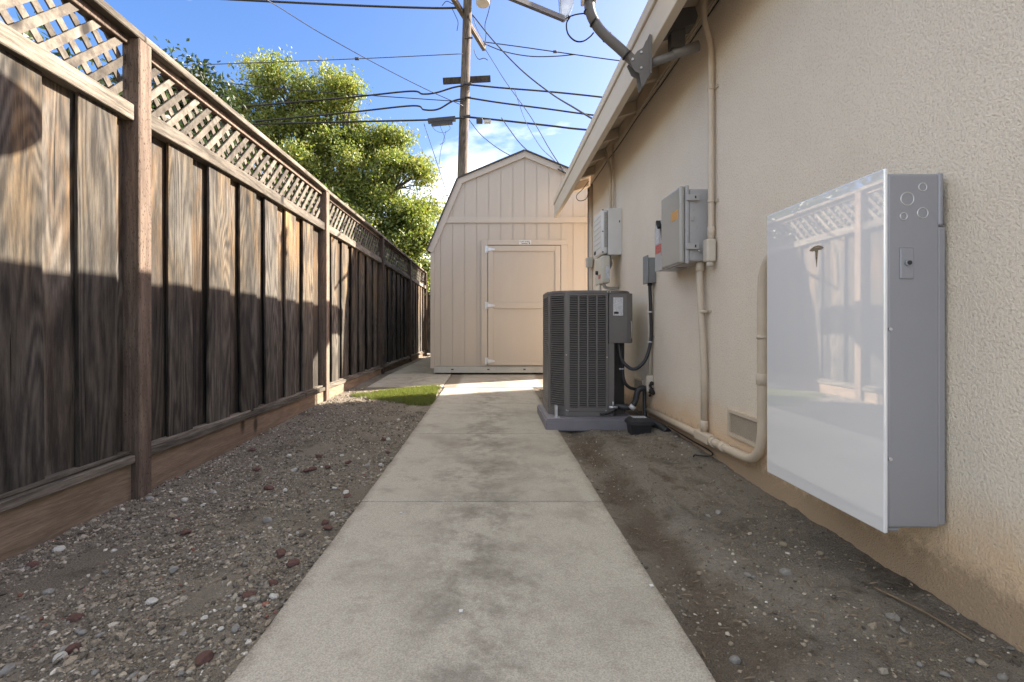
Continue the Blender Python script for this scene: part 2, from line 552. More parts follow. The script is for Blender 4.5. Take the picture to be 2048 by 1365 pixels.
M['inverter_low'] = pm('offwhite_plastic', (0.58, 0.56, 0.48), (0.52, 0.50, 0.43), 6, 0.45)
M['rubber'] = pm('black_rubber', (0.030, 0.031, 0.036), (0.020, 0.020, 0.024), 14, 0.5, 0.2, 120, 0.002)
M['cable'] = pm('black_cable', (0.018, 0.018, 0.020), (0.010, 0.010, 0.012), 8, 0.6)
M['cable_grey'] = pm('grey_wire', (0.10, 0.10, 0.105), (0.06, 0.06, 0.065), 8, 0.5, metal=0.3)
M['ac'] = pm('ac_paint', (0.165, 0.155, 0.150), (0.140, 0.131, 0.128), 4, 0.42, 0.1, 140, 0.001)
M['ac_dark'] = pm('ac_coil', (0.016, 0.015, 0.015), (0.010, 0.010, 0.010), 40, 0.7)
M['pad'] = pm('grey_pad_plastic', (0.235, 0.225, 0.255), (0.20, 0.19, 0.215), 6, 0.7, 0.3, 160, 0.003)
M['dish_paint'] = pm('grey_mast_paint', (0.165, 0.160, 0.158), (0.135, 0.131, 0.13), 7, 0.42, 0.1, 90, 0.001)
M['bracket_dark'] = pm('dark_bracket_paint', (0.065, 0.062, 0.060), (0.05, 0.048, 0.047), 7, 0.5)
M['chrome'] = pm('bright_metal', (0.75, 0.75, 0.75), (0.6, 0.6, 0.6), 9, 0.22, metal=1.0)
M['white_paper'] = None
M['glass_white'] = None


def m_glass_white():
    t = NT('white_back_painted_glass')
    v = t.coords(kind='Object')
    col = t.mix(t.rng(t.noise(v, 2.0, 4), 0.3, 0.7), (0.80, 0.81, 0.845), (0.785, 0.795, 0.83))
    sm = t.noise(v, 55.0, 4, 0.7)
    rr = t.rng(sm, 0.55, 0.8, 0.025, 0.10)
    return t.done(col, rr, None, Specular_IOR_Level=0.75, Coat_Weight=1.0, Coat_Roughness=0.015, Coat_IOR=2.1)


M['glass_white'] = m_glass_white()
M['pw_side'] = pm('battery_grey_metal', (0.325, 0.335, 0.375), (0.31, 0.32, 0.36), 3, 0.36, 0.05, 200, 0.001, metal=0.25)
M['emblem'] = pm('bronze_emblem', (0.30, 0.275, 0.22), (0.25, 0.23, 0.18), 20, 0.3, metal=0.6)


def m_print(name, paper, ink, sx, sy, thr=0.55, axis='yz'):
    """paper with rows of tiny unreadable print"""
    t = NT(name)
    sc_ = (sx, sx, sy)
    v = t.coords(sc_)
    n = t.noise(v, 1.0, 2, 0.5)
    sxy = t.n('SeparateXYZ'); t.l(t.n('TexCoord').outputs['Object'], sxy.inputs[0])
    rows = t.rng(t.math('SINE', t.math('MULTIPLY', sxy.outputs['Z'], sy * 3.2)), 0.0, 0.3)
    f = t.math('MULTIPLY', t.rng(n, thr, thr + 0.08), rows)
    return t.done(t.mix(f, paper, ink), 0.5)


M['label_white'] = m_print('printed_white_label', (0.68, 0.69, 0.72), (0.16, 0.17, 0.19), 320, 260, 0.45)
M['label_red'] = m_print('printed_red_label', (0.48, 0.075, 0.06), (0.70, 0.55, 0.5), 260, 190, 0.52)
M['label_orange'] = m_print('printed_orange_label', (0.60, 0.27, 0.10), (0.62, 0.50, 0.16), 200, 150, 0.45)
M['label_grey'] = m_print('printed_grey_label', (0.34, 0.34, 0.33), (0.15, 0.15, 0.15), 220, 170, 0.50)
M['ink'] = pm('black_ink', (0.03, 0.03, 0.03), (0.02, 0.02, 0.02), 9, 0.6)
M['vent_screen'] = pm('vent_screen', (0.16, 0.13, 0.105), (0.12, 0.10, 0.08), 30, 0.8, 0.6, 300, 0.004)
M['dark_gap'] = pm('dark_soil', (0.03, 0.026, 0.022), (0.02, 0.018, 0.015), 9, 0.9)
M['transformer'] = pm('transformer_paint', (0.46, 0.46, 0.42), (0.40, 0.40, 0.37), 5, 0.45)
M['litter'] = pm('dry_stem', (0.22, 0.165, 0.11), (0.13, 0.10, 0.07), 30, 0.85, 0.4, 80, 0.003)


# ------------------------------------------------------------------ terrain heights
def path_z(y): return float(np.interp(y, [-5, 2.4, 3.9, 6.6, 8.05, 20], [0, 0, 0.012, 0.05, 0.085, 0.09]))


def left_z(x, y):
    e = np.interp(y, [-5, 2.4, 3.9, 6.6, 8, 20], [-0.018, -0.018, -0.006, 0.035, 0.07, 0.07])
    f = np.interp(y, [-5, 1.0, 3.0, 5.7, 8, 20], [-0.07, -0.07, -0.055, 0.02, 0.05, 0.06])
    t = np.clip((-0.66 - x) / 1.3, 0, 1.3)
    return e + (f - e) * t


def right_z(x, y):
    e = np.interp(y, [-5, 2.4, 3.9, 6.6, 8, 20], [-0.02, -0.02, 0.0, 0.035, 0.07, 0.07])
    f = np.interp(y, [-5, 1.2, 2.6, 3.8, 7, 20], [0.03, 0.03, 0.045, 0.085, 0.09, 0.09])
    t = np.clip((x - 0.55) / 0.83, 0, 1.1)
    return e + (f - e) * t ** 0.8


def grid_mesh(name, x0, x1, y0, y1, res, zf, m, label=None):
    nx = int((x1 - x0) / res) + 1; ny = int((y1 - y0) / res) + 1
    xs = np.linspace(x0, x1, nx); ys = np.linspace(y0, y1, ny)
    X, Y = np.meshgrid(xs, ys)
    Z = zf(X, Y)
    V = np.stack([X, Y, Z], -1).reshape(-1, 3)
    i = np.arange(nx * ny).reshape(ny, nx)
    F = np.stack([i[:-1, :-1], i[:-1, 1:], i[1:, 1:], i[1:, :-1]], -1).reshape(-1, 4)
    me = bpy.data.meshes.new(name)
    me.from_pydata(V.tolist(), [], F.tolist())
    me.materials.append(m)
    me.polygons.foreach_set('use_smooth', [True] * len(me.polygons))
    o = bpy.data.objects.new(name, me); C.objects.link(o)
    tag(o, kind='structure')
    _wl[o] = Vector((0, 0, 0))
    return o


# big ground sheet (lies below the strips)
bm = BM()
for a in (-1,):
    vs4 = [bm.verts.new(p) for p in ((-150, -120, -0.16), (150, -120, -0.16), (150, 250, -0.16), (-150, 250, -0.16))]
    bm.faces.new(vs4)
tag(obj('ground', bm, M['dirt_left'], origin=(0, 0, 0)), kind='structure')


# unseen concrete slab added behind the camera to bounce sunlight into the shade
bm = BM()
box(bm, -7.0, 10.0, -16.0, -0.9, -0.155, -0.03)
tag(obj('bounce_slab', bm, M['concrete']), kind='structure')


def zl(X, Y):
    return left_z(X, Y) + 0.020 * (fbm(X * 2.3, Y * 2.3, 3) - 0.5) + 0.018 * (fbm(X * 14, Y * 14, 3) - 0.5) + 0.014 * (fbm(X * 48 + 7, Y * 48, 2) - 0.5)


def zr(X, Y):
    rut = -0.022 * np.exp(-((X - 0.66 - 0.10 * (Y - 1.5) * 0.2) / 0.10) ** 2) + 0.012 * np.exp(-((X - 0.86) / 0.07) ** 2)
    edge = 0.022 * np.clip((X - 1.24) / 0.14, 0, 1) * (fbm(X * 9, Y * 9, 3) - 0.25)
    under = np.clip((Y - 3.55) / 0.4, 0, 1) * np.clip((1.30 - X) / 0.1, 0, 1) * np.clip((5.2 - Y) / 0.2, 0, 1)
    return right_z(X, Y) * (1 - 0.8 * under) + rut + edge + 0.014 * (fbm(X * 2.9 + 5, Y * 2.9, 3) - 0.5) + 0.016 * (fbm(X * 16, Y * 16 + 9, 3) - 0.5) + 0.011 * (fbm(X * 55 + 3, Y * 55, 2) - 0.5)


grid_mesh('dirt_strip_left', -2.10, -0.655, 0.3, 6.75, 0.016, zl, M['dirt_left'])
grid_mesh('dirt_strip_right', 0.548, 1.42, 0.3, 7.0, 0.014, zr, M['dirt_right'])
grid_mesh('dirt_strip_fence_far', -2.10, -1.70, 6.70, 15.0, 0.05, zl, M['dirt_left'])


# ------------------------------------------------------------------ concrete path and apron
bm = BM()
box(bm, -0.655, 0.545, -0.88, 6.6, -0.15, -0.055)
path = tag(obj('concrete_path', bm, M['dark_gap']), kind='structure')
JO = [-0.89, 0.93, 2.415, 3.90, 5.32, 6.585]
for a, b in zip(JO[:-1], JO[1:]):
    bm = BM()
    x0, x1 = -0.665, 0.557
    ny, nx = 8, 4
    box(bm, x0, x1, a + 0.005, b - 0.005, -0.16, 0.0, 0.007, 2)
    for v in bm.verts: v.co.z += path_z(v.co.y) - 0.012 * (v.co.y > 5.3) * 0
    # slight wander of the long edges
    bmesh.ops.subdivide_edges(bm, edges=[e for e in bm.edges if abs(e.verts[0].co.y - e.verts[1].co.y) > 0.5], cuts=18, use_grid_fill=True)
    for v in bm.verts:
        if v.co.x < -0.6: v.co.x += 0.010 * (float(fbm(np.array(v.co.y * 7.0), np.array(3.3), 3)) - 0.5)
        if v.co.x > 0.5: v.co.x += 0.012 * (float(fbm(np.array(v.co.y * 7.0), np.array(9.3), 3)) - 0.5)
    obj('slab', bm, M['concrete'], path)

bm = BM()
box(bm, -1.70, 4.5, 6.61, 13.8, -0.15, -0.03)
apron = tag(obj('concrete_apron', bm, M['dark_gap']), kind='structure')
for x0, x1, y0, y1 in ((-1.74, -0.70, 6.62, 8.05), (-0.692, 0.90, 6.60, 8.6), (0.908, 4.5, 6.60, 8.6), (-1.74, -0.70, 8.058, 10.4), (-1.74, -0.70, 10.408, 13.9)):
    bm = BM()
    box(bm, x0, x1, y0, y1, -0.16, 0.0, 0.006, 2)
    for v in bm.verts: v.co.z += path_z(v.co.y) + 0.002
    obj('slab', bm, M['concrete'], apron)

# ------------------------------------------------------------------ house
EX = 0.98                                         # outer face of the fascia
WALLX = 1.385
SL = 0.34
house = root('house', 'cream stucco house wall with low eave along the right of the path', 'house', (WALLX, 2.0, 0))
bm = BM()
zt = CAMZ + 2.14
prism(bm, [(WALLX, -0.12), (WALLX, zt), (5.2, zt + SL * (5.2 - WALLX)), (9.0, zt), (9.0, -0.12)], 'y', 0.45, 6.72)
obj('wall', bm, M['stucco'], house, origin=(WALLX, 2.0, 0))


def roof_z(x): return CAMZ + 2.059 + SL * (x - WALLX)     # underside of a rafter


bm = BM()
prism(bm, [(EX + 0.02, roof_z(EX + 0.02) + 0.105), (5.2, roof_z(5.2) + 0.105), (9.4, roof_z(5.2) + 0.105 - SL * 4.2), (9.4, roof_z(5.2) + 0.145 - SL * 4.2),
           (5.2, roof_z(5.2) + 0.145), (EX + 0.02, roof_z(EX + 0.02) + 0.145)], 'y', 0.12, 7.58)
roof = obj('roof', bm, M['soffit_paint'], house)
bm = BM()
prism(bm, [(EX + 0.052, roof_z(EX + 0.052) + 0.150), (5.2, roof_z(5.2) + 0.150), (9.4, roof_z(5.2) + 0.150 - SL * 4.2), (9.4, roof_z(5.2) + 0.166 - SL * 4.2),
           (5.2, roof_z(5.2) + 0.166), (EX + 0.052, roof_z(EX + 0.052) + 0.166)], 'y', 0.14, 7.56)
obj('shingles', bm, M['shingle'], roof)
bm = BM()
zb, zm, ztp = CAMZ + 1.735, CAMZ + 1.945, CAMZ + 2.035
box(bm, EX, EX + 0.055, 0.12, 7.60, zb, zm, 0.004)
fascia = obj('fascia', bm, M['eave_paint'], house)
bm = BM()
box(bm, EX - 0.014, EX + 0.05, 0.11, 7.61, zm + 0.002, ztp, 0.006)
obj('drip_edge', bm, M['eave_paint'], fascia)
y = 4.53 - 0.61 * 12
first = None
while y < 7.3:
    bm = BM()
    xi = EX + 0.057
    prism(bm, [(xi, roof_z(xi)), (WALLX + 0.02, roof_z(WALLX + 0.02)), (WALLX + 0.02, roof_z(WALLX + 0.02) + 0.10), (xi, roof_z(xi) + 0.10)], 'y', y, y + 0.055)
    if y > 0.2: obj('rafter', bm, M['soffit_paint'], house)
    else: bm.free()
    bm = BM()
    box(bm, WALLX - 0.022, WALLX + 0.01, y + 0.058, y + 0.607, CAMZ + 2.03, CAMZ + 2.149)
    if 0.2 < y < 6.2: obj('frieze_block', bm, M['soffit_paint'], house)
    else: bm.free()
    y += 0.61


def vent(y0, y1, z0, z1):
    bm = BM()
    f = 0.018
    for a in ((y0, y1, z0, z0 + f), (y0, y1, z1 - f, z1), (y0, y0 + f, z0 + f, z1 - f), (y1 - f, y1, z0 + f, z1 - f)):
        box(bm, WALLX - 0.016, WALLX + 0.01, a[0], a[1], a[2], a[3])
    v = obj('foundation_vent', bm, M['conduit'], house)
    bm = BM()
    box(bm, WALLX - 0.004, WALLX + 0.004, y0 + f, y1 - f, z0 + f, z1 - f)
    obj('screen', bm, M['vent_screen'], v)
    n = 22
    bm = BM()
    for k in range(n):
        z = z0 + f + (z1 - z0 - 2 * f) * (k + 0.5) / n
        box(bm, WALLX - 0.0075, WALLX - 0.0045, y0 + f, y1 - f, z - 0.0012, z + 0.0012)
    w = obj('louvre_wires', bm, M['conduit'], v); w['kind'] = 'stuff'


vent(2.455, 2.785, 0.255, 0.405)
vent(4.36, 4.62, 0.265, 0.40)
# ------------------------------------------------------------------ fence
FZ0, FZ1 = 0.187, 2.012            # boards run between the rails
fence = root('wooden_fence', 'weathered board fence with lattice top along the left side', 'fence', (-2.0, 2.65, -0.05))
POSTS = [0.80, 2.66, 5.61, 8.49, 11.35, 14.05]


def board_mesh(w, h, th, k, m):
    bm = BM()
    rr = random.Random(k)
    box(bm, -th / 2, th / 2, -w / 2, w / 2, 0, h, 0.0025)
    bmesh.ops.subdivide_edges(bm, edges=[e for e in bm.edges if abs(e.verts[0].co.z - e.verts[1].co.z) > 0.5], cuts=6)
    a, b, c = rr.uniform(-.006, .006), rr.uniform(-.005, .005), rr.uniform(2, 5)
    for v in bm.verts:
        v.co.x += a * math.sin(v.co.z * 1.7 + c) + b * (v.co.y / w) * math.sin(v.co.z * 1.1 + c)
        v.co.y += 0.0035 * math.sin(v.co.z * c + k)
    bmesh.ops.recalc_face_normals(bm, faces=bm.faces)
    me = bpy.data.meshes.new('board'); bm.to_mesh(me); bm.free(); me.materials.append(m)
    return me


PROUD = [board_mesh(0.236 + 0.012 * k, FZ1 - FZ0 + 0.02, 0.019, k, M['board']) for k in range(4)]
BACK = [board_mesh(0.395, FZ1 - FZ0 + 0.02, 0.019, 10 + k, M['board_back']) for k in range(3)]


def strip_poly(y, z0, z1, w, d):
    h = z1 - z0
    return [(y, z0), (y + w, z0), (y + w + d * h, z1), (y + d * h, z1)]


_sc = {}


def lattice_strip(y, y0, y1, z0, z1, d, x, parent):
    p = strip_poly(y, z0, z1, 0.054, d)
    p = clip(clip(p, 0, y1, True), 0, y0, False) if p else p
    if len(p) < 3: return
    ys = [a[0] for a in p]
    if max(ys) - min(ys) < 0.02: return
    key = (d,) + tuple((round(a[0] - y, 4), round(a[1] - z0, 4)) for a in p)
    if key not in _sc:
        bm = BM()
        prism(bm, [(a[0] - y, a[1] - z0) for a in p], 'x', -0.0045, 0.0045)
        bmesh.ops.recalc_face_normals(bm, faces=bm.faces)
        me = bpy.data.meshes.new('lattice_strip'); bm.to_mesh(me); bm.free(); me.materials.append(M['lattice'])
        _sc[key] = me
    o = inst('lattice_strip', _sc[key], (x + random.uniform(-.0015, .0015), y, z0), parent)
    o.rotation_euler = (random.uniform(-.01, .01), 0, 0)


for i, (ya, yb) in enumerate(zip(POSTS[:-1], POSTS[1:])):
    g0, g1 = ya + 0.052, yb - 0.052
    lo = g0
    # boards
    y = g0 + 0.31 if i == 0 else g0 + 0.30
    if i == 0: y = 0.70
    y = {0: 1.185, 1: 3.06, 2: 6.02, 3: 8.85, 4: 11.7}[i]
    k = 0
    yy = y - 0.415 * (1 if i == 0 else 1)
    while yy < g1 + 0.36:
        # set-back board filling the gap before this proud one
        c = yy - 0.2075
        if c + 0.198 > lo:
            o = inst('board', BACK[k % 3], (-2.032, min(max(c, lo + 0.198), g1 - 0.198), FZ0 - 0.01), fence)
            o.rotation_euler = (random.uniform(-.003, .003), 0, random.uniform(-.02, .02))
        if yy - 0.13 > lo - 0.12 and yy + 0.11 < g1:
            o = inst('board', PROUD[(k * 3 + i) % 4], (-1.995 + random.uniform(-.004, .003), max(yy, lo + 0.08), FZ0 - 0.01), fence)
            o.rotation_euler = (random.uniform(-.004, .004), 0, random.uniform(-.018, .018))
        yy += 0.415 + random.uniform(-.012, .012)
        k += 1
    for c in (lo + 0.06, g1 - 0.05):
        inst('board', BACK[i % 3], (-2.066, c, FZ0 - 0.01), fence)
    # rails
    s = random.uniform(-.004, .004)
    for nm, xa, xb, za, zb_, mm in (('lattice_rail', -2.045, -1.953, 2.012, 2.100, 'rail'), ('bottom_rail', -2.052, -1.945, 0.143, 0.186, 'rail'), ('kickboard', -2.005, -1.968, -0.14, 0.141, 'kick')):
        bm = BM()
        a = g0
        box(bm, xa, xb, a, g1, za + s, zb_ + s, 0.004)
        bmesh.ops.subdivide_edges(bm, edges=[e for e in bm.edges if abs(e.verts[0].co.y - e.verts[1].co.y) > 0.5], cuts=8)
        for v in bm.verts: v.co.z += 0.004 * math.sin(v.co.y * 1.6 + i * 2); v.co.x += 0.003 * math.sin(v.co.y * 2.1 + i)
        obj(nm, bm, M[mm], fence)
    # a second, thinner board lies on the bottom rail
    bm = BM()
    box(bm, -2.030, -1.972, g0, g1 - 0.004, 0.1885, 0.206, 0.003)
    obj('ledge_strip', bm, M['rail'], fence)
    # cap and the stop under it
    bm = BM()
    box(bm, -2.062, -1.932, g0 - 0.05, g1 + 0.05, 2.468, 2.510, 0.005)
    bmesh.ops.subdivide_edges(bm, edges=[e for e in bm.edges if abs(e.verts[0].co.y - e.verts[1].co.y) > 0.5], cuts=8)
    for v in bm.verts: v.co.z += 0.005 * math.sin(v.co.y * 1.3 + i * 1.7)
    obj('cap', bm, M['rail'], fence)
    bm = BM()
    box(bm, -2.040, -1.985, g0, g1, 2.425, 2.4655, 0.003)
    obj('top_stop', bm, M['post'], fence)
    # lattice: front strips lean one way, back strips the other
    z0, z1 = 2.094, 2.452
    ys = lo - 0.36 + 0.02
    while ys < g1:
        lattice_strip(ys, lo, g1, z0, z1, 1.0, -2.006, fence)
        ys += 0.130 if i < 3 else 0.16
    ys = lo + 0.03
    while ys < g1 + 0.36:
        lattice_strip(ys, lo, g1, z0, z1, -1.0, -2.032, fence)
        ys += 0.130 if i < 3 else 0.16
for yp in POSTS:
    bm = BM()
    box(bm, -2.030, -1.930, yp - 0.048, yp + 0.048, -0.16, 2.466, 0.006)
    bmesh.ops.subdivide_edges(bm, edges=[e for e in bm.edges if abs(e.verts[0].co.z - e.verts[1].co.z) > 0.5], cuts=6)
    o = obj('post', bm, M['post'], fence)

# short return of fence behind the shed
back = root('wooden_fence', 'plain brown board fence across the far end behind the shed', 'fence', (-1.2, 14.4, 0.05))
for k in range(8):
    o = inst('board', BACK[k % 3], (0, 0, 0), None)
    place(o, (-1.86 + 0.2 * k, 14.4, 0.1), back)
    o.rotation_euler = (0, 0, math.pi / 2)
bm = BM(); box(bm, -1.98, -0.3, 14.42, 14.46, 1.7, 1.79); obj('rail', bm, M['rail'], back)
bm = BM(); box(bm, -1.98, -0.3, 14.42, 14.46, 0.2, 0.29); obj('rail', bm, M['rail'], back)

# ------------------------------------------------------------------ shed
SY = 8.05
SC = 0.544
PX = SY / FPX
shed = root('shed', 'tan gambrel-roof wooden shed with a trimmed door at the path end', 'shed', (SC, SY, 0.09))
EV, KN, AP = (1.637, CAMZ + 1.289), (1.124, CAMZ + 2.498), (0.0, CAMZ + 2.964)
outl = [(SC - EV[0], EV[1]), (SC - KN[0], KN[1]), (SC, AP[1]), (SC + KN[0], KN[1]), (SC + EV[0], EV[1])]
xl, xr = SC - 1.577, SC + 1.577
SZ0 = CAMZ - 0.655
bandz0, bandz1 = CAMZ + 1.759, CAMZ + 1.857
gx = [xl] + [-0.873 + 0.2027 * k for k in range(16) if xl + 0.03 < -0.873 + 0.2027 * k < xr - 0.03] + [xr]
# dark backing behind the grooves = the shed's body
body = [(xl + 0.005, SZ0), (xl + 0.005, EV[1] - 0.02), (SC - KN[0] + 0.06, KN[1] - 0.05), (SC, AP[1] - 0.05), (SC + KN[0] - 0.06, KN[1] - 0.05), (xr - 0.005, EV[1] - 0.02), (xr - 0.005, SZ0)]
bm = BM(); prism(bm, body, 'y', SY + 0.012, SY + 5.1); obj('body', bm, M['shed_paint'], shed)


def under_roof(poly, drop):
    for p, q in zip(outl[:-1], outl[1:]):
        n = Vector((q[1] - p[1], -(q[0] - p[0]))).normalized() * drop
        poly = clip_line(poly, (p[0] + n.x, p[1] + n.y), (q[0] + n.x, q[1] + n.y))
        if len(poly) < 3: return None
    return poly


for a, b in zip(gx[:-1], gx[1:]):
    for z0, z1 in ((SZ0, bandz0 - 0.002), (bandz1 + 0.002, 6.0)):
        p = under_roof([(a + 0.004, z0), (b - 0.004, z0), (b - 0.004, z1), (a + 0.004, z1)], 0.06)
        if p:
            bm = BM(); prism(bm, p, 'y', SY + 0.003, SY + 0.011); obj('siding_panel', bm, M['shed_paint'], shed)
# band board
bm = BM()
p = under_roof([(xl - 0.5, bandz0), (xr + 0.5, bandz0), (xr + 0.5, bandz1), (xl - 0.5, bandz1)], 0.07)
prism(bm, p, 'y', SY - 0.018, SY + 0.010); obj('band_board', bm, M['shed_trim'], shed)


def rake(p, q, w, y0, y1, name, m, out=0.0):
    p, q = Vector(p), Vector(q)
    d = (q - p).normalized(); n = Vector((d.y, -d.x))
    bm = BM()
    prism(bm, [tuple(p - n * out), tuple(q - n * out), tuple(q + n * w), tuple(p + n * w)], 'y', y0, y1)
    return obj(name, bm, m, shed)


for k, (p, q) in enumerate(zip(outl[:-1], outl[1:])):
    rake(p, q, 0.095, SY - 0.030 - 0.001 * (k % 2), SY + 0.009, 'rake_trim', M['shed_trim'])
    rake(p, q, -0.002, SY - 0.055, SY + 5.2, 'roof_panel', M['shingle'], out=0.022)
# corner boards, steel base
bm = BM(); box(bm, xl - 0.012, xl + 0.055, SY - 0.016, SY - 0.001, CAMZ - 0.69, EV[1] - 0.03); obj('corner_board', bm, M['shed_trim'], shed)
bm = BM(); box(bm, xr - 0.055, xr + 0.012, SY - 0.016, SY - 0.001, CAMZ - 0.69, EV[1] - 0.03); obj('corner_board', bm, M['shed_trim'], shed)
bm = BM(); box(bm, xl + 0.04, xr - 0.04, SY + 0.004, SY + 5.1, CAMZ - 0.770, CAMZ - 0.658, 0.004)
base = obj('steel_base', bm, M['galv'], shed)
for px in (904.7, 976.8, 1049.0, 1121):
    x = (px - VX) * PX
    bm = BM(); box(bm, x - 0.02, x + 0.02, SY + 0.0025, SY + 0.012, CAMZ - 0.722, CAMZ - 0.702); obj('slot', bm, M['ink'], base)
for x in (xl + 0.2, SC, xr - 0.2):
    bm = BM(); box(bm, x - 0.05, x + 0.05, SY + 0.3, SY + 5.0, 0.075, CAMZ - 0.771); obj('skid', bm, M['galv'], base)


def SX(px): return (px - VX) * PX
def SZ(py): return CAMZ + (VY - py) * PX


# door and its casing
dx0, dx1, dz0, dz1 = SX(975.8), SX(1120.8), SZ(731.5), SZ(491.5)
for x0, x1, z0, z1 in ((SX(962.7), SX(975.0), dz0, SZ(481.3) - 0.002), (SX(1121.6), SX(1134.5), dz0, SZ(491)), (SX(975.2), SX(1135), SZ(490.7), SZ(481.3))):
    bm = BM(); box(bm, x0, x1, SY - 0.024, SY + 0.008, z0, z1, 0.003); obj('door_casing', bm, M['shed_trim'], shed)
bm = BM(); box(bm, dx0 - 0.004, dx1 + 0.004, SY - 0.004, SY + 0.008, dz0, dz1 + 0.004); obj('door_gap', bm, M['ink'], shed)
bm = BM(); box(bm, dx0 + 0.002, dx1 - 0.002, SY - 0.014, SY - 0.005, dz0 + 0.004, dz1 - 0.006)
door = obj('door', bm, M['shed_paint'], shed)
st = 0.092
for x0, x1, z0, z1 in ((dx0 + 0.003, dx0 + st, dz0 + 0.005, dz1 - 0.007), (dx1 - st, dx1 - 0.003, dz0 + 0.005, dz1 - 0.007),
                       (dx0 + st + 0.002, dx1 - st - 0.002, dz1 - 0.007 - st, dz1 - 0.007), (dx0 + st + 0.002, dx1 - st - 0.002, dz0 + 0.005, dz0 + 0.075),
                       (dx0 + st + 0.002, dx1 - st - 0.002, SZ(617.5), SZ(605.8))):
    bm = BM(); box(bm, x0, x1, SY - 0.031, SY - 0.0142, z0, z1, 0.003); obj('door_rail', bm, M['shed_trim'], door)
for py in (499.7, 611.5, 722.3):
    z = SZ(py)
    bm = BM()
    box(bm, SX(970.0), SX(975.2), SY - 0.032, SY - 0.0245, z - 0.058, z + 0.058, 0.002)
    prism(bm, [(SX(975.4), z - 0.032), (SX(988.5), z - 0.014), (SX(990), z), (SX(988.5), z + 0.014), (SX(975.4), z + 0.032)], 'y', SY - 0.040, SY - 0.0315)
    tube(bm, [(SX(975.3), SY - 0.040, z - 0.055), (SX(975.3), SY - 0.040, z + 0.055)], 0.009, 8)
    obj('hinge', bm, M['zinc'], door)
bm = BM(); box(bm, SX(1037.8), SX(1062.2), SY - 0.030, SY - 0.0245, SZ(490.0), SZ(481.6), 0.002)
plate = obj('name_plate', bm, M['inverter'], shed)


def text_mesh(txt, size, m, name, parent, origin, rotz=0.0, extrude=0.0008):
    cu = bpy.data.curves.new(name, 'FONT'); cu.body = txt; cu.size = size; cu.align_x = 'CENTER'; cu.align_y = 'CENTER'; cu.extrude = extrude
    to = bpy.data.objects.new(name, cu); C.objects.link(to)
    dg = bpy.context.evaluated_depsgraph_get()
    me = bpy.data.meshes.new_from_object(to.evaluated_get(dg))
    bpy.data.objects.remove(to); bpy.data.curves.remove(cu)
    me.materials.clear(); me.materials.append(m)
    o = bpy.data.objects.new(name, me); C.objects.link(o)
    place(o, origin, parent)
    o.rotation_euler = (math.pi / 2, 0, rotz)
    return o


text_mesh('TUFF SHED', 0.036, M['ink'], 'lettering', plate, (SX(1049.0), SY - 0.0312, SZ(484.6)))
bm = BM()
box(bm, SX(1043), SX(1055), SY - 0.0312, SY - 0.0302, SZ(488.6), SZ(487.6)); box(bm, SX(1057.5), SX(1060), SY - 0.0312, SY - 0.0302, SZ(488.6), SZ(486.4))
obj('small_print', bm, M['ink'], plate)

# ------------------------------------------------------------------ air conditioner
AY, AZ0, AZ1 = 4.15, 0.118, 1.200
ac = root('air_conditioner', 'dark grey louvred outdoor air conditioning unit beside the path', 'air conditioner', (0.86, 4.5, 0.105))
foot = [(0.64, 4.15), (1.055, 4.15), (1.085, 4.25), (1.195, 4.30), (1.225, 4.40), (1.225, 4.735), (1.085, 4.875), (0.64, 4.875), (0.50, 4.735), (0.50, 4.29)]
core = [(0.66, 4.18), (1.04, 4.18), (1.07, 4.28), (1.19, 4.33), (1.19, 4.72), (1.07, 4.85), (0.66, 4.85), (0.53, 4.72), (0.53, 4.305)]
bm = BM(); prism(bm, core, 'z', AZ0 + 0.02, AZ1 - 0.02); obj('coil', bm, M['ac_dark'], ac)


def rounded(poly, r, n=4):
    out = []
    m_ = len(poly)
    for i in range(m_):
        p0, p, p1 = Vector(poly[i - 1]), Vector(poly[i]), Vector(poly[(i + 1) % m_])
        a, b = (p0 - p).normalized(), (p1 - p).normalized()
        rr = min(r, (p0 - p).length * 0.45, (p1 - p).length * 0.45)
        A, B = p + a * rr, p + b * rr
        for k in range(n + 1):
            t = k / n
            out.append(tuple(A * (1 - t) ** 2 + p * 2 * t * (1 - t) + B * t * t))
    return out


octo = [(0.64, 4.15), (1.10, 4.15), (1.225, 4.25), (1.225, 4.735), (1.085, 4.875), (0.64, 4.875), (0.50, 4.735), (0.50, 4.29)]
oc = Vector((0.8625, 4.5125))
big = rounded([tuple(oc + (Vector(p) - oc) * 1.012) for p in octo], 0.05)
bm = BM(); prism(bm, big, 'z', AZ1 - 0.022, AZ1); bmesh.ops.bevel(bm, geom=[e for e in bm.edges if e.verts[0].co.z > AZ1 - .001 and e.verts[1].co.z > AZ1 - .001], offset=0.012, segments=3, affect='EDGES')
top = obj('top_cover', bm, M['ac'], ac)
bm = BM()
for r in (0.05, 0.11, 0.17, 0.23, 0.29):
    tube(bm, [(oc.x + r * math.cos(a), oc.y + r * math.sin(a), AZ1 + 0.004) for a in [k * math.pi / 16 for k in range(33)]], 0.003, 5)
for k in range(8):
    a = k * math.pi / 4
    tube(bm, [(oc.x, oc.y, AZ1 + 0.004), (oc.x + 0.3 * math.cos(a), oc.y + 0.3 * math.sin(a), AZ1 + 0.004)], 0.003, 5)
obj('fan_grille', bm, M['ac'], top)
bm = BM(); prism(bm, rounded(foot, 0.02, 2), 'z', AZ0 - 0.012, AZ0 + 0.03); obj('base_pan', bm, M['ac'], ac)


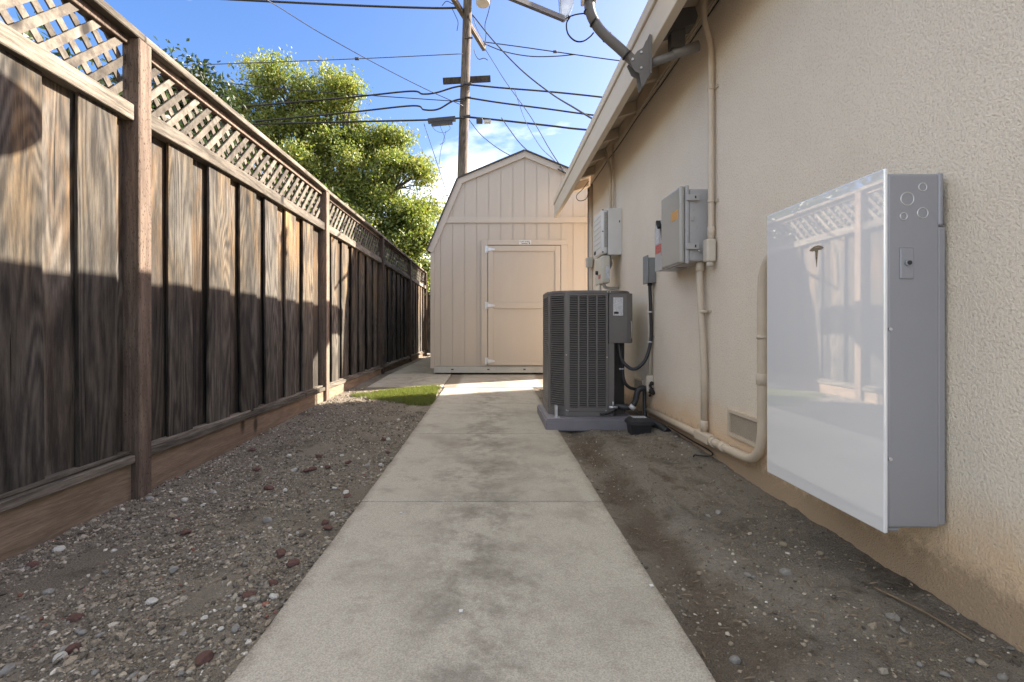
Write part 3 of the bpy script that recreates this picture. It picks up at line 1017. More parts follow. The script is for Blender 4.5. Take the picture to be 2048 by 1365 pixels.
def louvre(p, q, cols, name='louvre_panel', rows=50, z0=AZ0 + 0.032, z1=AZ1 - 0.024, m0=0.018):
    """louvred side: frame, upright bars and slanted slats standing proud of the dark coil"""
    p, q = Vector((*p, 0)), Vector((*q, 0))
    L = (q - p).length; d = (q - p).normalized(); n = Vector((d.y, -d.x, 0))
    bm = BM()
    def bar(s0, s1, za, zb_, t0, t1):
        vs_ = []
        for z in (za, zb_):
            for s, t in ((s0, t0), (s1, t0), (s1, t1), (s0, t1)):
                vs_.append(bm.verts.new(p + d * s + n * t + Vector((0, 0, z))))
        for f in ((3, 2, 1, 0), (4, 5, 6, 7), (0, 1, 5, 4), (1, 2, 6, 5), (2, 3, 7, 6), (3, 0, 4, 7)): bm.faces.new([vs_[i] for i in f])
    bar(0, m0, z0, z1, -0.02, 0.0); bar(L - m0, L, z0, z1, -0.02, 0.0)
    bar(m0, L - m0, z0, z0 + 0.03, -0.02, 0.0); bar(m0, L - m0, z1 - 0.02, z1, -0.02, 0.0)
    fr = obj('louvre_frame', bm, M['ac'], ac)
    bm = BM()
    cw = (L - 2 * m0) / cols
    for c in range(1, cols):
        s = m0 + c * cw
        bar(s - 0.006, s + 0.006, z0 + 0.03, z1 - 0.02, -0.018, -0.001)
    ph = (z1 - z0 - 0.05) / rows
    for r in range(rows):
        z = z0 + 0.03 + ph * (r + 0.5)
        for c in range(cols):
            s0, s1 = m0 + c * cw + (0.006 if c else 0), m0 + (c + 1) * cw - (0.006 if c < cols - 1 else 0)
            vs_ = []
            for s in (s0, s1):
                for t, zz in ((-0.014, z + ph * 0.16), (0.0, z - ph * 0.30), (0.0, z - ph * 0.06), (-0.014, z + ph * 0.34)):
                    vs_.append(bm.verts.new(p + d * s + n * t + Vector((0, 0, zz))))
            for f in ((0, 1, 2, 3), (7, 6, 5, 4), (1, 5, 6, 2), (2, 6, 7, 3), (0, 4, 5, 1)): bm.faces.new([vs_[i] for i in f])
    o = obj('louvre_slats', bm, M['ac'], fr)
    o['kind'] = 'stuff'


louvre((0.652, 4.15), (1.005, 4.15), 4)
louvre((0.505, 4.287), (0.636, 4.156), 1)
louvre((0.50, 4.73), (0.50, 4.295), 4)
bm = BM(); prism(bm, [(0.636, 4.154), (0.652, 4.148), (0.652, 4.165), (0.645, 4.17)], 'z', AZ0 + 0.03, AZ1 - 0.02); obj('corner_post', bm, M['ac'], ac)
# control cover on the right front corner
cc = [(1.012, 4.143), (1.165, 4.143), (1.205, 4.155), (1.228, 4.19), (1.233, 4.26), (1.233, 4.42), (1.012, 4.42)]
bm = BM(); prism(bm, cc, 'z', 0.742, AZ1 - 0.026); bmesh.ops.bevel(bm, geom=[e for e in bm.edges if abs(e.verts[0].co.z - e.verts[1].co.z) < 1e-5 and e.verts[0].co.z < 0.8], offset=0.006, segments=2, affect='EDGES')
cover = obj('control_cover', bm, M['ac'], ac)
bm = BM(); tube(bm, [(1.203, 4.150, 0.93), (1.203, 4.128, 0.925), (1.203, 4.128, 0.79), (1.203, 4.150, 0.785)], 0.003, 6); obj('handle', bm, M['zinc'], cover)
bm = BM(); box(bm, (1226.5 - VX) / FPX * 4.14, (1246 - VX) / FPX * 4.14, 4.1385, 4.1425, CAMZ + (655 - 632) / FPX * 4.14, CAMZ + (655 - 595.5) / FPX * 4.14)
lab = obj('rating_label', bm, M['label_white'], cover)
bm = BM(); box(bm, 1.053, 1.093, 4.1372, 4.1382, 0.995, 1.015); obj('label_block', bm, M['ink'], lab)
bm = BM(); box(bm, 1.008, 1.058, 4.150, 4.165, AZ0 + 0.03, 0.741); obj('corner_strip', bm, M['ac'], ac)
bm = BM(); prism(bm, [(1.060, 4.165), (1.086, 4.262), (1.190, 4.310), (1.192, 4.330), (1.07, 4.285), (1.05, 4.175)], 'z', AZ0 + 0.03, 0.741); obj('service_panel', bm, M['bracket_dark'], ac)
bm = BM()
for x, z in ((0.642, 0.16), (0.642, 0.64), (0.995, 0.62), (0.985, 0.155), (1.0, 1.188), (1.022, 1.188), (0.655, 0.155)):
    tube(bm, [(x, 4.151, z), (x, 4.1455, z)], 0.005, 8)
o = obj('screws', bm, M['zinc'], ac)
pad = BM(); prism(pad, [(0.45, 4.03), (1.235, 4.03), (1.235, 4.83), (0.45, 4.83)], 'z', 0.0, 0.103)
bmesh.ops.bevel(pad, geom=[e for e in pad.edges], offset=0.012, segments=2, affect='EDGES')
tag(obj('equipment_pad', pad, M['pad']), 'blue-grey plastic pad under the air conditioning unit', 'pad')
bm = BM()
box(bm, 0.545, 0.565, 4.142, 4.148 + 0.05, 0.103, 0.20); box(bm, 0.535, 0.58, 4.09, 4.14, 0.1035, 0.108)
obj('hold_down_bracket', bm, M['zinc'], ac)


def pipe(name, pts, r, m, label, cat='conduit', n=8, seg=10, group=None, straight=False):
    bm = BM()
    tube(bm, pts if straight else spline(pts, n), r, seg)
    o = obj(name, bm, M[m])
    return tag(o, label, cat, group)


def pipe_root(name, pts, r, m, label, straight=True, rings=(), cat='conduit', n=6):
    """conduit with couplings / straps as parts"""
    P = pts if straight else spline(pts, n)
    rt = root(name, label, cat, pts[0])
    bm = BM(); tube(bm, P, r, 12); obj('pipe', bm, M[m], rt)
    for kind, c, ax in rings:
        c = Vector(c); ax = Vector(ax).normalized()
        bm = BM()
        if kind == 'coupling':
            tube(bm, [c - ax * 0.028, c - ax * 0.026, c + ax * 0.026, c + ax * 0.028], [r * 1.1, r * 1.22, r * 1.22, r * 1.1], 12)
        else:
            tube(bm, [c - ax * 0.008, c + ax * 0.008], r * 1.16, 12)
            e = Vector((0, 1, 0)) if abs(ax.y) < 0.5 else Vector((0, 0, 1))
            obox(bm, Vector((WALLX - 0.006, c.y, c.z)) - e * (r + 0.025), Vector((WALLX - 0.006, c.y, c.z)) + e * (r + 0.025), 0.016 if abs(ax.y) < 0.5 else 0.004, 0.004 if abs(ax.y) < 0.5 else 0.016, up=(1, 0, 0) if abs(ax.y) < 0.5 else (1, 0, 0))
        obj(kind, bm, M[m], rt)
    return rt


# whip from the small disconnect to the unit, line set, drain
def hose(label, pts, clamps):
    rt = root('flexible_conduit', label, 'conduit', pts[0])
    P = spline(pts, 8)
    bm = BM(); tube(bm, P, 0.0145, 10); obj('hose', bm, M['rubber'], rt)
    for k in clamps:
        i = int(k * (len(P) - 2)); t_ = (P[i + 1] - P[i]).normalized()
        bm = BM(); tube(bm, [P[i] - t_ * 0.006, P[i] + t_ * 0.006], 0.0172, 10); obox(bm, P[i] - Vector((0.03, 0, 0)), P[i] - Vector((0.012, 0, 0)), 0.008, 0.012); obj('clamp', bm, M['zinc'], rt)


hose('black flexible conduit looping from the small grey wall box to the unit', [(1.345, 4.085, 1.26), (1.352, 4.09, 1.1), (1.362, 4.10, 0.86), (1.352, 4.10, 0.72), (1.30, 4.10, 0.58), (1.205, 4.11, 0.52), (1.125, 4.16, 0.60), (1.108, 4.20, 0.76)], (0.20, 0.40))
hose('black flexible conduit dropping behind the unit to the taped pipe', [(1.145, 4.24, 0.74), (1.150, 4.23, 0.55), (1.158, 4.22, 0.42), (1.20, 4.22, 0.355), (1.27, 4.24, 0.33), (1.33, 4.28, 0.325)], (0.27,))
ls = root('line_set', 'black taped refrigerant pipe bent from the unit base up to the wall', 'pipe', (1.2, 4.15, 0.16))
bm = BM(); tube(bm, spline([(1.07, 4.20, 0.195), (1.14, 4.16, 0.185), (1.20, 4.14, 0.19), (1.235, 4.13, 0.24), (1.25, 4.13, 0.31), (1.275, 4.13, 0.345), (1.33, 4.13, 0.35), (1.40, 4.13, 0.345)], 8), 0.026, 10)
for v in bm.verts: v.co += Vector((random.uniform(-.002, .002), random.uniform(-.002, .002), random.uniform(-.002, .002)))
obj('insulation', bm, M['rubber'], ls)
bm = BM(); tube(bm, [(1.195, 4.118, 0.178), (1.215, 4.112, 0.205)], 0.028, 10); obj('white_tape', bm, M['inverter'], ls)
bm = BM(); tube(bm, [(1.01, 4.145, 0.185), (1.085, 4.145, 0.185)], 0.012, 8); tube(bm, [(1.045, 4.145, 0.185), (1.045, 4.135, 0.235)], 0.007, 8); obj('valve', bm, M['zinc'], ls)
bm = BM()
for k in range(14):
    a = random.uniform(0, 6.28); rr_ = random.uniform(.0, .035)
    bmesh.ops.create_icosphere(bm, subdivisions=1, radius=random.uniform(.012, .024), matrix=Matrix.Translation((1.372 - random.uniform(0, .02), 4.10 + rr_ * math.cos(a) * 1.6, 0.34 + rr_ * math.sin(a) * 2)))
obj('sealing_foam', bm, M['dark_gap'], ls)
pipe('suction_line', [(1.08, 4.165, 0.16), (1.0, 4.13, 0.135), (0.93, 4.125, 0.128)], 0.010, 'rubber', 'thin black tube lying along the front of the equipment pad', 'pipe')
pipe('drain_pipe', [(1.33, 4.18, 0.34), (1.325, 4.16, 0.20), (1.325, 4.14, 0.09)], 0.016, 'rubber', 'short black drain pipe standing against the wall base behind the bait box', 'pipe')
pipe('drain_elbow', [(1.27, 3.90, 0.125), (1.32, 3.78, 0.10), (1.345, 3.66, 0.075)], 0.030, 'rubber', 'thick black pipe stub lying on the soil behind the bait box', 'pipe')

bt = root('bait_box', 'low black bait box with white lid label on the soil', 'box', (1.165, 3.80, 0.06))
def frus(bm, cx, cy, z0, z1, a0, b0, a1, b1):
    vs_ = [bm.verts.new((cx + sx * a, cy + sy * b, z)) for z, a, b in ((z0, a0, b0), (z1, a1, b1)) for sx, sy in ((-1, -1), (1, -1), (1, 1), (-1, 1))]
    for f in ((3, 2, 1, 0), (4, 5, 6, 7), (0, 1, 5, 4), (1, 2, 6, 5), (2, 3, 7, 6), (3, 0, 4, 7)): bm.faces.new([vs_[i] for i in f])
    return bm
bm = BM(); frus(bm, 1.165, 3.80, 0.03, 0.112, 0.072, 0.055, 0.082, 0.065); obj('base', bm, M['rubber'], bt)
bm = BM(); frus(bm, 1.165, 3.80, 0.1125, 0.135, 0.097, 0.078, 0.094, 0.075); frus(bm, 1.165, 3.80, 0.1352, 0.166, 0.094, 0.075, 0.066, 0.050)
bmesh.ops.bevel(bm, geom=list(bm.edges), offset=0.004, segments=2, affect='EDGES'); obj('lid', bm, M['rubber'], bt)
bm = BM(); box(bm, 1.110, 1.218, 3.760, 3.842, 0.1662, 0.1675); obj('label', bm, M['label_white'], bt)
# ------------------------------------------------------------------ wall equipment
PY0, PY1 = 1.436, 2.052
PZ0, PZ1 = CAMZ - 0.621, CAMZ + 0.479
pw = root('wall_battery', 'white glass-fronted home battery hanging on the stucco wall', 'battery', (1.28, 1.75, PZ0))
bm = BM(); box(bm, 1.192, 1.352, PY0 + 0.006, PY1 - 0.006, PZ0 + 0.014, PZ1 - 0.014, 0.008, 3); bdy = obj('case', bm, M['pw_side'], pw)
bm = BM(); box(bm, 1.178, 1.1905, PY0, PY1, PZ0, PZ1, 0.004, 3); obj('front_glass', bm, M['glass_white'], pw)
# back flange: deeper towards the wall, stepped in at the top
bm = BM(); box(bm, 1.345, 1.3715, PY0 + 0.0075, PY1 - 0.02, PZ0 + 0.02, CAMZ + 0.305, 0.006, 2); obj('back_flange', bm, M['pw_side'], bdy)
bm = BM(); box(bm, 1.345, 1.362, PY0 + 0.004, PY1 - 0.02, CAMZ + 0.308, PZ1 - 0.012, 0.006, 2); obj('back_flange', bm, M['pw_side'], bdy)
bm = BM(); box(bm, 1.352, 1.384, PY0 + 0.10, PY1 - 0.10, PZ0 + 0.1, PZ1 - 0.1); obj('wall_bracket', bm, M['zinc'], pw)
bm = BM(); box(bm, 1.195, 1.235, PY0 + 0.012, PY0 + 0.09, PZ0 + 0.002, PZ0 + 0.013, 0.003); obj('bottom_bracket', bm, M['pw_side'], pw)


def PS(px, py, d=PY0): return ((px - VX) / FPX * d, CAMZ + (VY - py) / FPX * d)


for px, py, r in ((1818, 397, 13), (1849, 373.6, 8), (1849, 425.5, 10.5), (1810.7, 432, 7)):
    x, z = PS(px, py); r = r / FPX * PY0
    bm = BM(); tube(bm, [(x + r * math.cos(a), PY0 + 0.006, z + r * math.sin(a)) for a in [k * 2 * math.pi / 28 for k in range(29)]], 0.0019, 6, caps=False)
    ko = obj('knockout', bm, M['zinc'], bdy)
x0, z1 = PS(1802, 495); x1, z0 = PS(1830, 558)
bm = BM(); box(bm, x0, x1, PY0 + 0.0025, PY0 + 0.0075, z0, z1, 0.003, 2); sw = obj('switch_plate', bm, M['pw_side'], pw)
x, z = PS(1817, 526)
bm = BM(); tube(bm, [(x, PY0 + 0.003, z), (x, PY0 - 0.004, z)], 0.0095, 20); obj('button_ring', bm, M['pw_side'], sw)
bm = BM(); tube(bm, [(x, PY0 - 0.003, z), (x, PY0 - 0.006, z)], 0.0065, 16); obj('button', bm, M['rubber'], sw)
for py in (659, 920):
    x, z = PS(1784, py)
    bm = BM(); tube(bm, [(x, PY0 + 0.007, z), (x, PY0 + 0.003, z)], [0.0065, 0.005], 14); obj('screw', bm, M['zinc'], pw)
# emblem on the glass: arched bar over a tapering stem
ey, ez = 1.735, CAMZ + 0.292
bm = BM()
arc = [(ey + t * 0.036, ez + 0.004 - 0.010 * t * t) for t in [k / 6 - 1 for k in range(13)]]
low = [(a, b - 0.0045) for a, b in arc[::-1]]
prism(bm, arc + low, 'x', 1.1765, 1.1785)
obj('emblem_bar', bm, M['emblem'], pw)
bm = BM()
prism(bm, [(ey - 0.033, ez - 0.0085), (ey - 0.02, ez - 0.004), (ey, ez - 0.0025), (ey + 0.02, ez - 0.004), (ey + 0.033, ez - 0.0085), (ey + 0.024, ez - 0.0135), (ey + 0.0075, ez - 0.012), (ey, ez - 0.072), (ey - 0.0075, ez - 0.012), (ey - 0.024, ez - 0.0135)], 'x', 1.1765, 1.1785)
obj('emblem_stem', bm, M['emblem'], pw)

# gateway enclosure
gw = root('electrical_enclosure', 'large grey latched electrical enclosure with an orange sticker on the wall', 'enclosure', (1.32, 3.2, 1.29))
bm = BM(); box(bm, 1.247, 1.3835, 3.034, 3.355, 1.300, 1.762, 0.014, 3); obj('case', bm, M['enclosure'], gw)
bm = BM(); box(bm, 1.222, 1.2455, 3.022, 3.368, 1.284, 1.780, 0.006, 2); obj('rim', bm, M['enclosure'], gw)
bm = BM(); box(bm, 1.186, 1.2205, 3.026, 3.364, 1.288, 1.776, 0.012, 3); lid = obj('lid', bm, M['enclosure_face'], gw)
for z in (1.70, 1.392):
    bm = BM(); box(bm, 1.222, 1.305, 3.008, 3.021, z - 0.020, z + 0.020, 0.004, 2); lt = obj('latch', bm, M['enclosure'], gw)
    bm = BM(); box(bm, 1.275, 1.283, 3.0055, 3.0085, z - 0.008, z + 0.008); obj('latch_slot', bm, M['ink'], lt)
bm = BM(); box(bm, 1.262, 1.275, 3.020, 3.032, 1.555, 1.580, 0.003); obj('hasp', bm, M['enclosure'], gw)
bm = BM(); box(bm, 1.1845, 1.1862, 3.05, 3.17, 1.575, 1.635); obj('warning_sticker', bm, M['label_orange'], lid)
bm = BM(); tube(bm, [(1.300, 3.028, 1.378), (1.306, 3.018, 1.362), (1.315, 3.02, 1.352)], 0.004, 6); obj('padlock_wire', bm, M['zinc'], gw)

ds = root('disconnect_switch', 'grey lever disconnect box with red and white labels beside the large enclosure', 'disconnect switch', (1.31, 3.5, 1.29))
bm = BM(); prism(bm, [(1.384, 1.300), (1.232, 1.300), (1.232, 1.655), (1.250, 1.676), (1.384, 1.690)], 'y', 3.395, 3.600); obj('case', bm, M['enclosure'], ds)
bm = BM(); box(bm, 1.226, 1.2315, 3.391, 3.604, 1.296, 1.660, 0.002); dl = obj('door', bm, M['enclosure'], ds)
bm = BM(); obox(bm, (1.212, 3.50, 1.655), (1.212, 3.46, 1.60), 0.02, 0.028, up=(1, 0, 0)); obox(bm, (1.222, 3.46, 1.60), (1.222, 3.43, 1.50), 0.016, 0.012, up=(1, 0, 0)); obj('lever', bm, M['ink'], ds)
bm = BM(); box(bm, 1.2245, 1.2262, 3.52, 3.59, 1.50, 1.64); obj('white_label', bm, M['label_white'], dl)
bm = BM(); box(bm, 1.2245, 1.2262, 3.47, 3.59, 1.425, 1.490); obj('red_label', bm, M['label_red'], dl)

sb = root('disconnect_box', 'small slate-grey box above the air conditioning unit wiring', 'electrical box', (1.35, 4.09, 1.255))
bm = BM(); box(bm, 1.318, 1.384, 4.035, 4.145, 1.256, 1.470, 0.004); obj('case', bm, M['box_grey'], sb)
bm = BM(); box(bm, 1.306, 1.3175, 4.028, 4.152, 1.250, 1.492, 0.005); obj('cover', bm, M['box_grey'], sb)
bm = BM(); tube(bm, [(1.345, 4.085, 1.257), (1.345, 4.085, 1.235)], 0.019, 10); obj('fitting', bm, M['rubber'], sb)

# inverter with its safety switch
iv = root('inverter', 'white finned solar inverter mounted high on the stucco wall', 'inverter', (1.30, 5.35, 1.34))
prof = [(1.3835, 5.10), (1.232, 5.10)] + [(1.232 - 0.115 * math.sin(t), 5.10 + 0.045 + 0.33 * (1 - math.cos(t))) for t in [k * math.pi / 2 / 8 for k in range(9)]] + [(1.117, 5.52), (1.3835, 5.52)]
prof = [(1.3835, 5.10), (1.234, 5.10), (1.229, 5.105), (1.205, 5.112), (1.176, 5.13), (1.155, 5.16), (1.145, 5.20), (1.145, 5.50), (1.3835, 5.50)]
bm = BM(); prism(bm, [(1.3835, 5.10), (1.2345, 5.10), (1.2345, 5.50), (1.3835, 5.50)], 'z', 1.656, 2.156); bmesh.ops.bevel(bm, geom=list(bm.edges), offset=0.004, segments=1, affect='EDGES'); obj('heatsink_case', bm, M['inverter'], iv)
bm = BM(); box(bm, 1.165, 1.233, 5.104, 5.496, 1.664, 2.148, 0.026, 4); fc = obj('front_cover', bm, M['inverter'], iv)
for k in range(7):
    bm = BM(); z = 1.74 + k * 0.056; box(bm, 1.1605, 1.1648, 5.14, 5.46, z, z + 0.006, 0.001); obj('fin', bm, M['inverter_low'], fc)
bm = BM(); box(bm, 1.1625, 1.1648, 5.38, 5.47, 1.70, 1.735); obj('badge', bm, M['ink'], fc)
bm = BM(); box(bm, 1.195, 1.227, 5.1012, 5.1035, 1.735, 2.11); obj('rating_label', bm, M['label_grey'], iv)
bm = BM(); box(bm, 1.352, 1.362, 5.0975, 5.0998, 2.00, 2.022); obj('screw_hole', bm, M['ink'], iv)
for z in (2.135, 1.905, 1.685):
    bm = BM(); box(bm, 1.172, 1.186, 5.1013, 5.1042, z - 0.006, z + 0.006); obj('screw_hole', bm, M['ink'], iv)
bm = BM(); box(bm, 1.172, 1.262, 5.112, 5.46, 1.352, 1.652, 0.018, 3); lowb = obj('safety_switch', bm, M['inverter_low'], iv)
bm = BM(); box(bm, 1.212, 1.255, 5.1095, 5.1125, 1.40, 1.54); obj('label', bm, M['label_white'], lowb)
bm = BM(); box(bm, 1.1700, 1.1722, 5.18, 5.28, 1.41, 1.455); obj('red_label', bm, M['label_red'], lowb)
bm = BM(); tube(bm, [(1.173, 5.32, 1.485), (1.148, 5.32, 1.485)], 0.022, 12); obj('rotary_knob', bm, M['ink'], lowb)
bm = BM(); tube(bm, spline([(1.275, 5.2, 1.66), (1.29, 5.2, 1.56), (1.25, 5.2, 1.50)], 6), 0.014, 8); obj('cable_gland', bm, M['box_grey'], lowb)
bm = BM(); tube(bm, spline([(1.21, 5.2, 1.355), (1.23, 5.2, 1.315), (1.30, 5.22, 1.305), (1.385, 5.24, 1.315)], 6), 0.018, 10); obj('elbow_conduit', bm, M['galv'], lowb)
bm = BM(); tube(bm, [(1.19, 5.3, 1.36), (1.19, 5.3, 1.20), (1.19, 5.3, 0.6)], 0.017, 10); obj('outlet_pipe', bm, M['conduit_white'], lowb)

jb = BM(); box(jb, 1.285, 1.36, 6.48, 6.58, 1.70, 1.83, 0.006, 2)
tag(obj('junction_box', jb, M['transformer']), 'small pale junction box at the far corner of the house wall', 'electrical box')

# conduits
Z = (0, 0, 1)
r1 = pipe_root('conduit', [tuple(p) for p in spline([(1.31, 2.96, CAMZ + 2.02), (1.315, 2.96, CAMZ + 1.90), (1.350, 2.965, CAMZ + 1.76), (1.357, 2.965, CAMZ + 1.60)], 6)] + [(1.357, 2.965, 1.47), (1.350, 2.955, 1.41)], 0.0185, 'conduit',
               'tall cream conduit rising to the eave beside the large enclosure', rings=(('strap', (1.357, 2.965, 2.36), Z), ('strap', (1.357, 2.965, 1.66), Z), ('coupling', (1.357, 2.965, 1.475), Z)))
bm = BM(); box(bm, 1.315, 1.372, 2.925, 2.99, 1.285, 1.425, 0.010, 2); tube(bm, [(1.345, 2.955, 1.29), (1.345, 2.955, 1.255)], 0.021, 10); obj('access_fitting', bm, M['conduit_white'], r1)
pipe_root('conduit', [(1.338, 3.085, 1.30), (1.338, 3.085, 1.15), (1.352, 3.07, 0.80), (1.357, 3.06, 0.60), (1.357, 3.06, 0.205)], 0.0215, 'conduit',
          'cream conduit dropping from the large enclosure to the low horizontal conduit', rings=(('coupling', (1.338, 3.085, 1.27), Z), ('strap', (1.357, 3.06, 0.98), Z), ('coupling', (1.357, 3.06, 0.255), Z)))
low_pts = [(1.352, 4.14, 0.165), (1.352, 3.2, 0.175), (1.352, 2.72, 0.180)] + [tuple(p) for p in spline([(1.352, 2.62, 0.182), (1.352, 2.50, 0.195), (1.352, 2.425, 0.245), (1.352, 2.395, 0.33), (1.352, 2.390, 0.44)], 6)] + \
          [(1.352, 2.39, 0.7), (1.352, 2.39, 1.0)] + [tuple(p) for p in spline([(1.352, 2.39, 1.05), (1.352, 2.375, 1.15), (1.352, 2.32, 1.22), (1.352, 2.22, 1.245), (1.352, 2.03, 1.25)], 6)]
r2 = pipe_root('conduit', low_pts, 0.0245, 'conduit', 'cream conduit running low along the wall and bending up behind the battery',
               rings=(('coupling', (1.352, 2.80, 0.179), (0, 1, 0)), ('coupling', (1.352, 2.39, 0.62), Z), ('strap', (1.352, 2.39, 0.83), Z)))
bm = BM(); box(bm, 1.325, 1.379, 2.955, 3.155, 0.147, 0.212, 0.012, 2); tube(bm, [(1.352, 2.945, 0.178), (1.352, 2.90, 0.178)], 0.031, 12); obj('tee_fitting', bm, M['conduit'], r2)
r3 = pipe_root('conduit', [(1.357, 4.12, 1.30), (1.357, 4.12, 0.46)], 0.0155, 'conduit_white', 'thin pale conduit behind the black flexible loop', rings=(('strap', (1.357, 4.12, 0.80), Z),))
bm = BM(); box(bm, 1.325, 1.383, 4.10, 4.15, 0.325, 0.465, 0.006, 2); obj('access_fitting', bm, M['conduit_white'], r3)
pipe_root('conduit', [(1.355, 5.36, CAMZ + 2.05), (1.355, 5.36, 2.15)], 0.0145, 'conduit', 'right-hand of two thin cream pipes above the inverter')
pipe_root('conduit', [(1.30, 5.52, CAMZ + 2.04), (1.335, 5.49, CAMZ + 1.90), (1.355, 5.48, CAMZ + 1.80), (1.355, 5.48, 2.15)], 0.0145, 'conduit', 'left-hand of two thin cream pipes above the inverter, bent at the eave')
pipe_root('conduit', [(1.372, 6.60, CAMZ + 1.98), (1.372, 6.60, 0.1)], 0.022, 'conduit', 'cream pipe nearest the camera in the bundle at the far house corner')
pipe_root('conduit', [(1.365, 6.66, CAMZ + 1.96), (1.365, 6.66, 0.1)], 0.024, 'soffit_paint', 'brownish middle pipe in the bundle at the far house corner')
pipe_root('conduit', [(1.36, 6.745, CAMZ + 1.97), (1.36, 6.745, 0.1)], 0.018, 'cable_grey', 'grey outermost pipe in the bundle at the far house corner')
for k, (dx, dz, mm, lb) in enumerate(((0.0, 0.0, 'conduit', 'upper cream cable stapled along the wall top under the eave'),
                                      (-0.004, -0.030, 'conduit', 'middle cream cable stapled along the wall top under the eave'),
                                      (-0.002, -0.058, 'cable', 'lowest dark cable stapled along the wall top under the eave'))):
    pts = [(WALLX - 0.026 + dx + random.uniform(-.004, .004), yy, CAMZ + 2.015 + dz + random.uniform(-.009, .009)) for yy in np.linspace(0.8, 6.62, 18)]
    pipe('eave_cable', pts, 0.0065 if k < 2 else 0.005, mm, lb, 'cable', n=4, seg=6)
pipe('wire_loop', [W(1178, 362, 6.6), W(1166, 378, 6.62), W(1153, 392, 6.64), W(1158, 402, 6.62), W(1172, 398, 6.6), W(1178, 380, 6.6)], 0.005, 'cable', 'loose dark wire looping off the far corner of the eave', 'cable', seg=6)
pipe('ground_wire', [(1.33, 3.62, 0.13), (1.365, 3.3, 0.105), (1.37, 3.0, 0.10), (1.345, 2.95, 0.085), (1.30, 3.0, 0.075), (1.275, 3.02, 0.07), (1.275, 3.03, 0.03)], 0.0045, 'cable', 'thin dark wire running along the wall base into the soil', 'cable', seg=6)

# ------------------------------------------------------------------ satellite dish and mount
sd = root('satellite_dish', 'grey satellite dish on a bent mast bolted under the eave', 'satellite dish', (0.93, 2.96, CAMZ + 1.6))
bm = BM(); tube(bm, spline([W(1277, 133, 2.965), W(1240, 98, 2.95), W(1207, 68, 2.93), W(1190, 46, 2.915), W(1180, 22, 2.90), W(1178, -6, 2.90), W(1178, -70, 2.90)], 8), 0.0305, 16); mast = obj('mast', bm, M['dish_paint'], sd)
for px, py in ((1181, 47), (1214, 80), (1256, 120)):
    pass
for (a, b) in (((1187, 44), (1189, 46)), ((1213, 74), (1215, 76)), ((1252, 110), (1254, 112)), ((1178, 23), (1178, 25))):
    bm = BM(); tube(bm, [W(*a, 2.94 if a[0] > 1190 else 2.907), W(*b, 2.94 if a[0] > 1190 else 2.907)], 0.0328, 16); obj('cable_tie', bm, M['cable'], mast)
plate_px = [(1257, 127), (1272, 108), (1284, 101), (1296, 74), (1300, 76), (1299, 150), (1283, 178), (1281, 180), (1276, 152), (1266, 146)]
for yq in (2.93, 2.995):
    bm = BM(); prism(bm, [(W(a, b, 2.96).x, W(a, b, 2.96).z) for a, b in plate_px], 'y', yq, yq + 0.005); obj('pivot_plate', bm, M['dish_paint'], sd)
bm = BM(); box(bm, W(1296, 0, 2.96).x, W(1300, 0, 2.96).x, 2.925, 3.005, W(0, 152, 2.96).z, W(0, 78, 2.96).z); obj('mount_plate', bm, M['dish_paint'], sd)
for a, b in ((1262, 125), (1279, 142), (1279, 111)):
    bm = BM(); p = W(a, b, 2.96); tube(bm, [(p.x, 2.931, p.z), (p.x, 2.922, p.z)], 0.0075, 8); obj('bolt', bm, M['zinc'], sd)
s0, s1 = W(1298, 128, 2.965), W(1397, 93, 2.93)
bm = BM(); tube(bm, [s0, s1], 0.026, 14); obj('strut', bm, M['dish_paint'], sd)
bm = BM(); tube(bm, [W(1345, 110, 2.95), W(1397, 92, 2.93)], 0.031, 14); obj('strut_sleeve', bm, M['dish_paint'], sd)
p = W(1353, 88, 2.945)
bm = BM(); box(bm, p.x - 0.042, p.x + 0.042, p.y - 0.03, p.y + 0.03, p.z - 0.04, p.z + 0.13); obj('hanger', bm, M['bracket_dark'], sd)
q0, q1 = W(1322, 84, 2.945), W(1388, 26, 2.945)
bm = BM(); prism(bm, [(q0.x - 0.005, q0.z + 0.03), (q0.x + 0.03, q0.z + 0.035), (q1.x - 0.01, q0.z + 0.085), (q1.x + 0.006, q0.z + 0.13), (q1.x - 0.012, q1.z + 0.01), (q0.x + 0.035, q1.z - 0.01)], 'y', 2.90, 3.00)
obj('hanger_block', bm, M['bracket_dark'], sd)
fdir = Vector((-0.80, -0.30, 0.52)).normalized()
fc0 = W(1136, -92, 2.78)
u = fdir.cross(Vector((0, 0, 1))).normalized(); v_ = u.cross(fdir).normalized()
bm = BM()
ringsP = []
for i in range(9):
    rr = 0.34 * i / 8
    ringsP.append([fc0 + (u * math.cos(a) + v_ * math.sin(a)) * rr + fdir * (0.38 * rr * rr / 0.34) for a in [k * 2 * math.pi / 32 for k in range(32)]])
lay = []
for off in (0.0, -0.004):
    lay.append([[bm.verts.new(p + fdir * off) for p in r_] for r_ in ringsP[1:]])
for L_ in lay:
    for i in range(7):
        for k in range(32): bm.faces.new((L_[i][k], L_[i][(k + 1) % 32], L_[i + 1][(k + 1) % 32], L_[i + 1][k]))
    bm.faces.new(L_[0])
for k in range(32): bm.faces.new((lay[0][-1][k], lay[0][-1][(k + 1) % 32], lay[1][-1][(k + 1) % 32], lay[1][-1][k]))
obj('reflector', bm, M['bracket_dark'], sd, smooth=True)
bm = BM()
prism(bm, [(W(a, b, 2.83).x, W(a, b, 2.83).z) for a, b in ((1117, -20), (1150, -20), (1148, 8), (1138, 32), (1127, 40), (1121, 34))], 'y', 2.82, 2.87)
bmesh.ops.bevel(bm, geom=list(bm.edges), offset=0.006, segments=2, affect='EDGES'); obj('back_bracket', bm, M['chrome'], sd)
